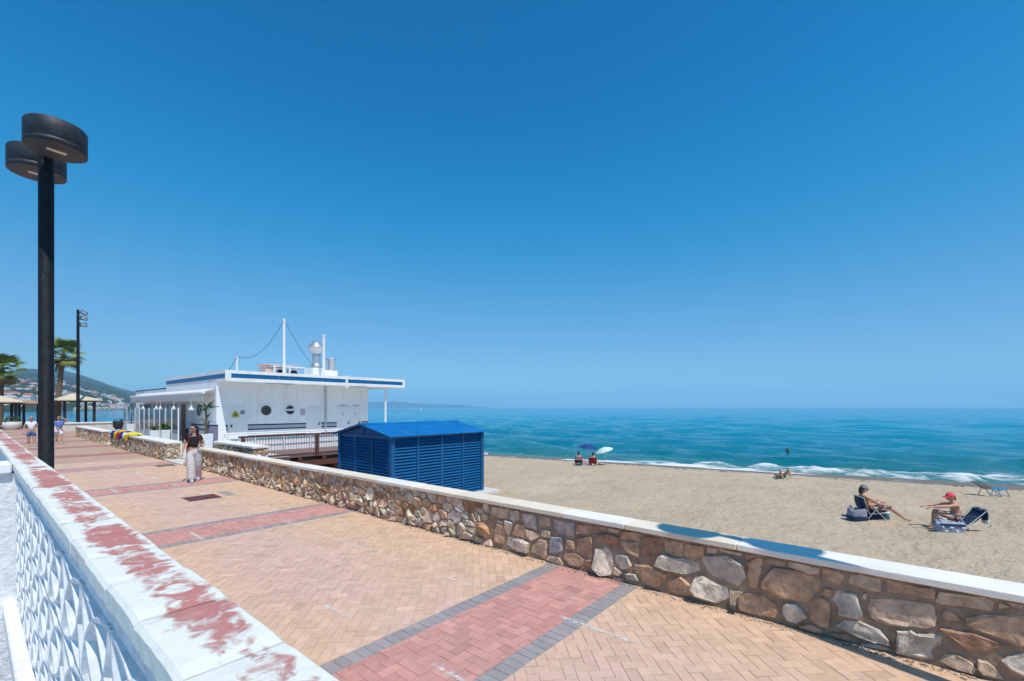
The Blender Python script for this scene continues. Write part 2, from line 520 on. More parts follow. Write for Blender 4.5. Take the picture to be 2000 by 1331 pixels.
# ---------------- sand
def sand_material():
    m = bpy.data.materials.new('beach_sand'); m.use_nodes = True
    t = m.node_tree; b = t.nodes['Principled BSDF']
    b.inputs['Specular IOR Level'].default_value = 0.15
    g = node(t, 'ShaderNodeNewGeometry')
    n1 = node(t, 'ShaderNodeTexNoise'); n1.inputs['Scale'].default_value = 0.5; n1.inputs['Detail'].default_value = 8; n1.inputs['Roughness'].default_value = 0.7
    t.links.new(g.outputs['Position'], n1.inputs['Vector'])
    r = node(t, 'ShaderNodeValToRGB')
    r.color_ramp.elements[0].position = 0.3; r.color_ramp.elements[0].color = (0.465,0.365,0.25,1)
    r.color_ramp.elements[1].position = 0.7; r.color_ramp.elements[1].color = (0.56,0.445,0.32,1)
    t.links.new(n1.outputs[0], r.inputs[0])
    n3 = node(t, 'ShaderNodeTexNoise'); n3.inputs['Scale'].default_value = 6; n3.inputs['Detail'].default_value = 4
    t.links.new(g.outputs['Position'], n3.inputs['Vector'])
    sp = node(t, 'ShaderNodeMapRange'); sp.inputs[1].default_value = 0.66; sp.inputs[2].default_value = 0.76
    t.links.new(n3.outputs[0], sp.inputs[0])
    spm = node(t, 'ShaderNodeMix', data_type='RGBA'); spm.inputs[7].default_value = (0.21,0.165,0.12,1)
    spk = node(t, 'ShaderNodeMath', operation='MULTIPLY'); spk.inputs[1].default_value = 0.28
    t.links.new(sp.outputs[0], spk.inputs[0]); t.links.new(spk.outputs[0], spm.inputs[0]); t.links.new(r.outputs[0], spm.inputs[6])
    # wetness near the waterline: how far the sand is above the sea, with a ragged edge
    a = node(t, 'ShaderNodeAttribute', attribute_name='wet')
    n2 = node(t, 'ShaderNodeTexNoise'); n2.inputs['Scale'].default_value = 0.6; n2.inputs['Detail'].default_value = 5
    t.links.new(g.outputs['Position'], n2.inputs['Vector'])
    ad = node(t, 'ShaderNodeMath', operation='MULTIPLY_ADD'); ad.inputs[1].default_value = 0.9; 
    t.links.new(n2.outputs[0], ad.inputs[0]); t.links.new(a.outputs['Fac'], ad.inputs[2])
    mr = node(t, 'ShaderNodeMapRange'); mr.inputs[1].default_value = 0.75; mr.inputs[2].default_value = 1.05
    t.links.new(ad.outputs[0], mr.inputs[0])
    mx = node(t, 'ShaderNodeMix', data_type='RGBA'); mx.inputs[7].default_value = (0.205,0.165,0.125,1)
    t.links.new(mr.outputs[0], mx.inputs[0]); t.links.new(spm.outputs[2], mx.inputs[6])
    t.links.new(mx.outputs[2], b.inputs['Base Color'])
    rr = node(t, 'ShaderNodeMapRange'); rr.inputs[3].default_value = 0.95; rr.inputs[4].default_value = 0.45
    t.links.new(mr.outputs[0], rr.inputs[0]); t.links.new(rr.outputs[0], b.inputs['Roughness'])
    nb = node(t, 'ShaderNodeTexNoise'); nb.inputs['Scale'].default_value = 3.2; nb.inputs['Detail'].default_value = 7; nb.inputs['Roughness'].default_value = 0.62
    t.links.new(g.outputs['Position'], nb.inputs['Vector'])
    bp = node(t, 'ShaderNodeBump'); bp.inputs['Strength'].default_value = 0.9; bp.inputs['Distance'].default_value = 0.22
    t.links.new(nb.outputs[0], bp.inputs['Height']); t.links.new(bp.outputs[0], b.inputs['Normal'])
    return m
M['sand'] = sand_material()
xs = np.concatenate([[5.3], np.arange(5.5, 46, 0.22), np.arange(46, 170, 6.0)])
ys = np.concatenate([np.arange(-200, -9, 5.0), np.arange(-9, 34, 0.22), np.arange(34, 150, 1.2)])
X, Y = np.meshgrid(xs, ys)
Z = beach_z(X, Y)
dune = np.zeros_like(Z)
for k in range(46):
    lam = 10**rng.uniform(-0.25, 0.85); an = rng.uniform(0, PI); ph = rng.uniform(0, 2*PI)
    dune += 0.0065*lam**0.55*np.sin((X*np.cos(an)+Y*np.sin(an))*2*PI/lam + ph)
dry = np.clip((Xs(Y)-X-1.5)/2.5, 0, 1)
Z = Z + dune*dry*0.9
Z = np.maximum(Z, -6.0)
me = grid_mesh('sand_beach', X, Y, Z, M['sand'])
wet = 1.0 - np.clip((Xs(Y)-X-0.4)/3.0, 0, 1)
me.attributes.new('wet', 'FLOAT', 'POINT').data.foreach_set('value', wet.ravel().astype(np.float32))
tag(link('sand_beach', me), kind='structure')

# ---------------- sea
def sea_material():
    m = bpy.data.materials.new('sea_water'); m.use_nodes = True
    t = m.node_tree; b = t.nodes['Principled BSDF']
    b.inputs['IOR'].default_value = 1.33
    g = node(t, 'ShaderNodeNewGeometry')
    a = node(t, 'ShaderNodeAttribute', attribute_name='shore')
    mr = node(t, 'ShaderNodeMapRange'); mr.inputs[1].default_value = 0; mr.inputs[2].default_value = 260
    t.links.new(a.outputs['Fac'], mr.inputs[0])
    rp = node(t, 'ShaderNodeValToRGB')
    e = rp.color_ramp.elements
    e[0].position = 0.0; e[0].color = (0.15,0.25,0.22,1)
    e[1].position = 1.0; e[1].color = (0.004,0.25,0.42,1)
    for p, c in ((0.018,(0.05,0.21,0.21,1)), (0.05,(0.004,0.165,0.215,1)), (0.14,(0.004,0.20,0.30,1)), (0.42,(0.004,0.26,0.40,1))):
        k = e.new(p); k.color = c
    t.links.new(mr.outputs[0], rp.inputs[0])
    # slow streaks of wind on the water
    mp = node(t, 'ShaderNodeMapping'); mp.inputs['Rotation'].default_value = (0,0,0.14); mp.inputs['Scale'].default_value = (0.16,0.045,1)
    t.links.new(g.outputs['Position'], mp.inputs[0])
    n0 = node(t, 'ShaderNodeTexNoise'); n0.inputs['Scale'].default_value = 1; n0.inputs['Detail'].default_value = 9; n0.inputs['Roughness'].default_value = 0.7
    t.links.new(mp.outputs[0], n0.inputs['Vector'])
    mr0 = node(t, 'ShaderNodeMapRange'); mr0.inputs[1].default_value = 0.32; mr0.inputs[2].default_value = 0.68; mr0.inputs[3].default_value = 0.90; mr0.inputs[4].default_value = 1.10
    t.links.new(n0.outputs[0], mr0.inputs[0])
    hv = node(t, 'ShaderNodeHueSaturation')
    t.links.new(mr0.outputs[0], hv.inputs['Value']); t.links.new(rp.outputs[0], hv.inputs['Color'])
    # foam where the water breaks: distance from the shore plus ragged noise
    mpf = node(t, 'ShaderNodeMapping'); mpf.inputs['Rotation'].default_value = (0,0,0.15); mpf.inputs['Scale'].default_value = (1.25,0.42,1)
    t.links.new(g.outputs['Position'], mpf.inputs[0])
    nf = node(t, 'ShaderNodeTexNoise'); nf.inputs['Scale'].default_value = 1.0; nf.inputs['Detail'].default_value = 9; nf.inputs['Roughness'].default_value = 0.72; nf.inputs['Distortion'].default_value = 0.6
    t.links.new(mpf.outputs[0], nf.inputs['Vector'])
    af = node(t, 'ShaderNodeAttribute', attribute_name='foam')
    sm = node(t, 'ShaderNodeMath', operation='ADD'); t.links.new(nf.outputs[0], sm.inputs[0]); t.links.new(af.outputs['Fac'], sm.inputs[1])
    fr = node(t, 'ShaderNodeMapRange'); fr.inputs[1].default_value = 0.83; fr.inputs[2].default_value = 0.99
    t.links.new(sm.outputs[0], fr.inputs[0])
    mx = node(t, 'ShaderNodeMix', data_type='RGBA'); mx.inputs[7].default_value = (0.78,0.80,0.80,1)
    t.links.new(fr.outputs[0], mx.inputs[0]); t.links.new(hv.outputs[0], mx.inputs[6])
    t.links.new(mx.outputs[2], b.inputs['Base Color'])
    rr = node(t, 'ShaderNodeMapRange'); rr.inputs[3].default_value = 0.07; rr.inputs[4].default_value = 0.9
    t.links.new(fr.outputs[0], rr.inputs[0]); t.links.new(rr.outputs[0], b.inputs['Roughness'])
    spx = node(t, 'ShaderNodeMapRange'); spx.inputs[3].default_value = 0.42; spx.inputs[4].default_value = 0.1
    t.links.new(fr.outputs[0], spx.inputs[0]); t.links.new(spx.outputs[0], b.inputs['Specular IOR Level'])
    mpb = node(t, 'ShaderNodeMapping'); mpb.inputs['Rotation'].default_value = (0,0,0.16); mpb.inputs['Scale'].default_value = (1.1,0.4,1)
    t.links.new(g.outputs['Position'], mpb.inputs[0])
    nb = node(t, 'ShaderNodeTexNoise'); nb.inputs['Scale'].default_value = 1.0; nb.inputs['Detail'].default_value = 8; nb.inputs['Roughness'].default_value = 0.6
    t.links.new(mpb.outputs[0], nb.inputs['Vector'])
    bp = node(t, 'ShaderNodeBump'); bp.inputs['Strength'].default_value = 1.0; bp.inputs['Distance'].default_value = 0.8
    t.links.new(nb.outputs[0], bp.inputs['Height']); t.links.new(bp.outputs[0], b.inputs['Normal'])
    return m
M['sea'] = sea_material()
rad = 18*np.exp(np.linspace(0, math.log(9900/18), 470))
th = np.radians(np.linspace(-6, 112, 460))
T, R_ = np.meshgrid(th, rad)
X = R_*np.sin(T); Y = R_*np.cos(T)
def shore_d(X, Y):
    d = X - Xs(np.clip(Y, -400, 160))
    return np.where(Y > 150, np.maximum(d, Y-110), d)*0.985
D = shore_d(X, Y)
sp_ = R_*math.log(9900/18)/470
H = np.zeros_like(X)
for k in range(60):
    lam = 10**rng.uniform(-0.05, 1.15); an = PI + 0.15 + rng.normal(0, 0.35); ph = rng.uniform(0, 2*PI)
    fade = np.clip((lam/sp_-1.8)/2.0, 0, 1)
    am = 0.0135*lam**0.75
    w = np.sin((X*np.cos(an)+Y*np.sin(an))*2*PI/lam + ph + 0.8*np.sin(Y*0.05+k))
    H += am*fade*(w - 0.35*np.abs(np.cos((X*np.cos(an)+Y*np.sin(an))*PI/lam + ph)))
H *= np.clip((D+0.2)/5.0, 0.12, 1)
wob = np.zeros_like(X)
for k in range(14):
    lam = 10**rng.uniform(0.45, 1.6); ph = rng.uniform(0, 2*PI)
    wob += lam**0.6*np.sin(Y*2*PI/lam + ph + X*0.1)
wob *= 0.14
# a low breaking crest a few metres out
wid = np.interp(Y, [-40,-6,8,20,30,40,80], [10,9.0,6.5,3.8,1.8,1.5,1.5])
crest = np.exp(-((D-wid*0.85-wob)/0.9)**2)
H += 0.20*crest*np.clip(wid/6, 0.25, 1.2)
Z = SEA_Z + H
foam = np.where(D < wid + wob*1.3, 0.42, 0) * np.clip(1-(D-wob)/(wid*1.25+0.01)*0.30, 0, 1)
foam = foam + 0.36*np.exp(-((D-0.6-0.4*wob)/(0.35+0.16*wid))**2) + 0.12*crest
foam = np.where(D > wid*1.4+3, 0.0, foam)
me = grid_mesh('sea', X, Y, Z, M['sea'])
me.attributes.new('shore', 'FLOAT', 'POINT').data.foreach_set('value', np.clip(D, 0, 3000).ravel().astype(np.float32))
me.attributes.new('foam', 'FLOAT', 'POINT').data.foreach_set('value', foam.ravel().astype(np.float32))
tag(link('sea', me), kind='structure')
th2 = np.radians(np.linspace(112, 354, 49)); rad2 = np.array([60, 300, 1500, 9900.0])
T2, R2 = np.meshgrid(th2, rad2)
me = grid_mesh('open_sea', R2*np.sin(T2), R2*np.cos(T2), np.full_like(R2, SEA_Z-0.02), M['sea'])
me.attributes.new('shore', 'FLOAT', 'POINT').data.foreach_set('value', np.full(R2.size, 200, dtype=np.float32))
tag(link('open_sea', me), kind='structure')

# ---------------- promenade slab, terrace, far paving, garden
mb = MB(); mb.box(-3.0, -9, -3.0, 5.15, 24.0, -0.0055)
pave = struct('promenade_pavement', mb, M['joint_sand'])
M['far_paving'] = mat('far_paving', (0.45,0.30,0.215), 0.9, 0.12, 1.2, coords='World', bump=0.2, bs=30)
M['far_band'] = mat('far_red_band', (0.36,0.17,0.145), 0.9, 0.12, 1.5, coords='World')
mb = MB(); mb.box(-30, 24.0, -3.0, 5.15, 104, -0.002); mb.box(5.15, 46.0, -3.0, 9.5, 96, -0.002)
far_pave = struct('far_pavement', mb, M['far_paving'])
mb = MB(); mb.box(5.5, 20.2, -3.0, 9.0, 46.0, -0.003); mb.box(5.15, 22.0, -3.0, 5.5, 46.0, -0.004); mb.box(9.0, 28.8, -3.0, 20.4, 52.0, -0.003); mb.box(9.0, 23.92, -.25, 20.4, 28.8, -0.003)  # last box: unseen pale strip added to bounce sun onto the restaurant wall
struct('terrace_paving', mb, M['concrete'])
M['gravel'] = mat('white_gravel', (0.40,0.43,0.46), 0.95, 0.5, 26, bump=1.0, bs=35, coords='World')
mb = MB(); mb.box(-40, -9, -2.9, -3.0, 24, 0.02); mb.box(-3.0, -9, -0.010, 0.214, 24, 0.02)
struct('garden_gravel', mb, M['gravel'])

# ---------------- clay pavers: 45 degree herringbone fields, red bands edged in grey
BANDS = [2.345 + 6.125*k for k in range(-1, 4)]
BW = 1.295
XL, XR = 0.46, 5.13
bricks = []     # (polygon, colour)
def herring(x0, y0, x1, y1, ang, kind):
    L, Wd, gap = 0.2, 0.1, 0.0019
    ca, sa = math.cos(ang), math.sin(ang)
    cx, cy = (x0+x1)/2, (y0+y1)/2
    R = math.hypot(x1-x0, y1-y0)/2 + 0.3
    n = int(R/Wd)+2
    for i in range(-n, n):
        for j in range(-n, n):
            k = (i-j) % 4
            if k == 0: a = (i*Wd, j*Wd, (i+2)*Wd, (j+1)*Wd)
            elif k == 3: a = (i*Wd, j*Wd, (i+1)*Wd, (j+2)*Wd)
            else: continue
            mx, my = (a[0]+a[2])/2, (a[1]+a[3])/2
            wx, wy = cx+mx*ca-my*sa, cy+mx*sa+my*ca
            if wx < x0-0.12 or wx > x1+0.12 or wy < y0-0.12 or wy > y1+0.12: continue
            g = gap
            P = [(a[0]+g,a[1]+g),(a[2]-g,a[1]+g),(a[2]-g,a[3]-g),(a[0]+g,a[3]-g)]
            P = [(cx+p[0]*ca-p[1]*sa, cy+p[0]*sa+p[1]*ca) for p in P]
            P = clip_rect(P, x0, y0, x1, y1)
            if len(P) < 3 or abs(area(P)) < 0.0008: continue
            bricks.append((P, brick_color(wx, wy, kind)))
def soldier(x0, y0, x1, y1):
    n = int((x1-x0)/0.1)
    for i in range(n+1):
        a = x0+i*0.1; b = min(a+0.1, x1)
        if b-a < 0.03: continue
        bricks.append(([(a+.003,y0+.003),(b-.003,y0+.003),(b-.003,y1-.003),(a+.003,y1-.003)], brick_color(a, y0, 'grey')))
prev = -3.7
for yb in BANDS:
    if yb - prev > 0.5: herring(XL, prev, XR, yb, PI/4, 'tan')
    soldier(XL, yb, XR, yb+0.19)
    herring(XL, yb+0.19, XR, yb+BW-0.19, 0.0, 'red')
    soldier(XL, yb+BW-0.19, XR, yb+BW)
    prev = yb+BW
herring(XL, prev, XR, 24.0, PI/4, 'tan')
def add_brick(mb, P, c):
    if area(P) < 0: P = P[::-1]
    z = random.gauss(0, 0.0011)
    tx, ty = random.gauss(0, 0.006), random.gauss(0, 0.006)
    cx = sum(p[0] for p in P)/len(P); cy = sum(p[1] for p in P)/len(P)
    ch = 0.0014
    n = len(P)
    lo = [(p[0], p[1], -0.008) for p in P]
    mid = [(p[0], p[1], z-ch+(p[0]-cx)*tx+(p[1]-cy)*ty) for p in P]
    top = []
    for p in P:
        dx, dy = cx-p[0], cy-p[1]; d = math.hypot(dx, dy) or 1
        top.append((p[0]+dx/d*ch*1.3, p[1]+dy/d*ch*1.3, z+(p[0]-cx)*tx+(p[1]-cy)*ty))
    mb.col = c
    fs = [tuple(range(2*n, 3*n))]
    for i in range(n):
        j = (i+1) % n
        fs += [(i,j,n+j,n+i), (n+i,n+j,2*n+j,2*n+i)]
    mb.add(lo+mid+top, fs, False)
order = sorted(range(len(bricks)), key=lambda i: -seen_size((bricks[i][0][0][0], bricks[i][0][0][1], 0))*abs(area(bricks[i][0]))**0.5)
nearest = set(order[:298])
fld = MB()
for i, (P, c) in enumerate(bricks):
    if i in nearest:
        b_ = MB(); add_brick(b_, P, c); b_.build('paving_brick', M['tan_brick'], pave)
    else:
        add_brick(fld, P, c)
o = fld.build('paving_bricks', M['tan_brick'], pave); o['kind'] = 'stuff'
# red bands on the far paving
for k in range(4, 11):
    y = 2.345+6.125*k
    if k == 4 and y < 24: continue
    mb = MB(); mb.box(-4, y, -0.05, 5.1, y+BW, 0.003); mb.build('red_band', M['far_band'], far_pave)

# ---------------- worn white dashes
def dash_material():
    m = bpy.data.materials.new('worn_white_marking'); m.use_nodes = True
    t = m.node_tree; b = t.nodes['Principled BSDF']
    b.inputs['Base Color'].default_value = (0.74,0.72,0.68,1); b.inputs['Roughness'].default_value = 0.85
    g = node(t, 'ShaderNodeNewGeometry')
    n = node(t, 'ShaderNodeTexNoise'); n.inputs['Scale'].default_value = 16; n.inputs['Detail'].default_value = 7; n.inputs['Roughness'].default_value = 0.75
    t.links.new(g.outputs['Position'], n.inputs['Vector'])
    a = node(t, 'ShaderNodeAttribute', attribute_name='Col')
    s = node(t, 'ShaderNodeMath', operation='ADD'); t.links.new(n.outputs[0], s.inputs[0]); t.links.new(a.outputs['Fac'], s.inputs[1])
    r = node(t, 'ShaderNodeMapRange'); r.inputs[1].default_value = 0.84; r.inputs[2].default_value = 1.08
    t.links.new(s.outputs[0], r.inputs[0]); t.links.new(r.outputs[0], b.inputs['Alpha'])
    return m
M['dash'] = dash_material()
dashes = [(2.47,2.25,3.05,.46),(2.47,3.15,3.9,.28),(2.46,4.05,4.9,.42),(2.45,5.05,5.7,.25),(2.45,5.8,6.9,.36),(2.43,7.1,8.1,.26),(2.41,8.35,9.35,.48),(2.40,9.7,12.6,.33),
          (2.38,12.7,14.5,.34),(2.36,14.6,15.9,.5),(2.33,16.2,20.5,.34),(2.3,20.8,23.6,.36),
          (3.87,1.55,2.85,.46),(3.86,3.0,3.75,.3),(3.85,3.8,4.5,.42),(3.83,4.6,5.5,.22),(3.81,5.65,7.1,.44),(3.79,7.9,9.0,.44),(3.76,9.2,10.0,.3),(3.74,10.6,11.8,.4),(3.68,12.2,13.6,.5),(3.62,14.7,15.7,.5),(3.55,16.5,17.5,.55),(3.5,18.3,19.2,.55),(3.45,21,22.0,.5)]
for x, y0, y1, k in dashes:
    mb = MB(); n = 14
    for i in range(n):
        a = y0+(y1-y0)*i/n; b = y0+(y1-y0)*(i+1)/n
        e = min(1, 3.2*min((i+.5)/n, 1-(i+.5)/n)+0.25)
        for j, s in ((0,.75),(1,1),(2,.75)):
            mb.col = (k*e*s,)*3
            xa = x-0.055+j*0.037
            mb.add([(xa,a,.0055),(xa+.037,a,.0055),(xa+.037,b,.0055),(xa,b,.0055)], [(0,1,2,3)], False)
    o = mb.build('painted_dash', M['dash'], pave)
# manhole lid, cement patch, drain grate
mb = MB(); mb.bbox(3.2, 12.2, -0.02, 3.86, 12.85, 0.006, .004)
for i in range(9):
    mb.box(3.24+i*.065, 12.25, .006, 3.27+i*.065, 12.8, .009)
o = mb.build('manhole_cover', M['manhole'], pave)
mb = MB(); mb.bbox(4.0, 12.3, -0.02, 4.2, 13.1, 0.005, .004); mb.build('access_lid', M['patch'], pave)
mb = MB()
for i in range(10): mb.box(4.35+i*.055, 20.2, -.02, 4.38+i*.055, 20.75, .006)
mb.box(4.33,20.17,-.02,4.92,20.2,.007); mb.box(4.33,20.75,-.02,4.92,20.78,.007)
mb.build('drain_grate', M['grate'], pave)

# ================================================================== STONE WALLS
PAL = [(0.44,0.285,0.185),(0.40,0.25,0.155),(0.48,0.335,0.225),(0.52,0.39,0.285),(0.55,0.46,0.355),(0.50,0.445,0.385),(0.60,0.52,0.42),(0.38,0.225,0.14),(0.46,0.32,0.215),(0.54,0.42,0.31),(0.62,0.575,0.51),(0.46,0.44,0.42)]
def voronoi_cells(L, Hh, rfun, seed, squash=0.82):
    """stone outlines on an L x H face: weighted Poisson seeds, relaxed Voronoi cells"""
    rn = random.Random(seed)
    pts = []
    tries = 0
    while tries < 14000:
        tries += 1
        p = (rn.uniform(0, L), rn.uniform(0, Hh)/squash)
        r = rfun(p[0])*rn.choice((0.42,0.6,0.8,1,1.1,1.3))
        ok = True
        for q in pts:
            if abs(q[0]-p[0]) < 0.6 and (q[0]-p[0])**2+(q[1]-p[1])**2 < (0.5*(r+q[2]))**2:
                ok = False; break
        if ok: pts.append((p[0], p[1], r))
    cells = []
    Hs = Hh/squash
    for i, p in enumerate(pts):
        poly = [(max(0,p[0]-.9),0),(min(L,p[0]+.9),0),(min(L,p[0]+.9),Hs),(max(0,p[0]-.9),Hs)]
        for j, q in enumerate(pts):
            if i == j or abs(q[0]-p[0]) > 1.6: continue
            w = 0.5+0.12*max(-1,min(1,(p[2]-q[2])/0.1))
            mx, my = p[0]+(q[0]-p[0])*w, p[1]+(q[1]-p[1])*w
            nx, ny = p[0]-q[0], p[1]-q[1]
            poly = clip(poly, lambda a: (a[0]-mx)*nx+(a[1]-my)*ny)
            if len(poly) < 3: break
        if len(poly) >= 3:
            cells.append([(a[0], a[1]*squash) for a in poly])
    return cells

def stone_shape(mb, poly, place, depth, gap, rn, rough):
    """one stone: wobbled outline, chamfered shoulder, uneven split face. place(u,v,d) -> world"""
    if area(poly) < 0: poly = poly[::-1]
    # cut the corners, split long edges and wobble, so that outlines are not straight
    cut = []
    for i in range(len(poly)):
        p, a, b = poly[i], poly[i-1], poly[(i+1) % len(poly)]
        k = rn.uniform(.03,.11)
        cut += [(p[0]+(a[0]-p[0])*k, p[1]+(a[1]-p[1])*k), (p[0]+(b[0]-p[0])*k, p[1]+(b[1]-p[1])*k)]
    poly = cut
    pts = []
    n = len(poly)
    for i in range(n):
        a = poly[i]; b = poly[(i+1) % n]
        l = math.hypot(b[0]-a[0], b[1]-a[1])
        if l < 0.012: continue
        pts.append(a)
        if l > 0.16: pts.append((a[0]+(b[0]-a[0])*rn.uniform(.4,.6), a[1]+(b[1]-a[1])*rn.uniform(.4,.6)))
    if len(pts) < 4: pts = poly
    cx = sum(p[0] for p in pts)/len(pts); cy = sum(p[1] for p in pts)/len(pts)
    R = math.sqrt(abs(area(poly))/PI)
    if R < 0.02: return False
    def ring(inset, d, jit):
        out = []
        for p in pts:
            dx, dy = cx-p[0], cy-p[1]; dd = math.hypot(dx, dy) or 1
            k = min(0.9, inset/dd)
            out.append((p[0]+dx*k+rn.gauss(0,jit), p[1]+dy*k+rn.gauss(0,jit), d+rn.gauss(0, jit*0.8)))
        return out
    g = gap*rn.uniform(.5,1.3)
    tu, tv = rn.gauss(0, rough), rn.gauss(0, rough)
    r0 = ring(g, -0.03, 0)
    jw = min(.006, R*0.05)
    base = [(p[0]+rn.gauss(0,jw), p[1]+rn.gauss(0,jw)) for p in r0]
    r0 = [(b[0], b[1], -0.03) for b in base]
    r1 = [(b[0]+(cx-b[0])*.035, b[1]+(cy-b[1])*.035, depth*0.62) for b in base]
    r2 = [(b[0]+(cx-b[0])*.16+rn.gauss(0,jw), b[1]+(cy-b[1])*.16+rn.gauss(0,jw), depth*0.98+rn.gauss(0,rough*R*.35)) for b in base]
    r3 = [(b[0]+(cx-b[0])*.58+rn.gauss(0,R*.06), b[1]+(cy-b[1])*.58+rn.gauss(0,R*.06), depth*1.06+rn.gauss(0,rough*R*.6)) for b in base]
    m = len(base)
    vs = []
    for r in (r1, r2):
        for i, p in enumerate(r):
            r[i] = (p[0], p[1], max(.004, p[2]+((p[0]-cx)*tu+(p[1]-cy)*tv)))
    for r in (r0, r1, r2): vs += [place(*p) for p in r]
    fs = []
    for k in range(2):
        for i in range(m):
            j = (i+1) % m
            fs.append((k*m+i, k*m+j, k*m+m+j, k*m+m+i))
    fs.append(tuple(range(2*m, 3*m)))
    mb.add(vs, fs, False)
    return True

def stone_col(rn, dark=0.0):
    c = rn.choice(PAL)
    b = rn.uniform(.85, 1.2)*(1-dark)
    return (c[0]*b*1.06, c[1]*b*0.97, c[2]*b*0.88)

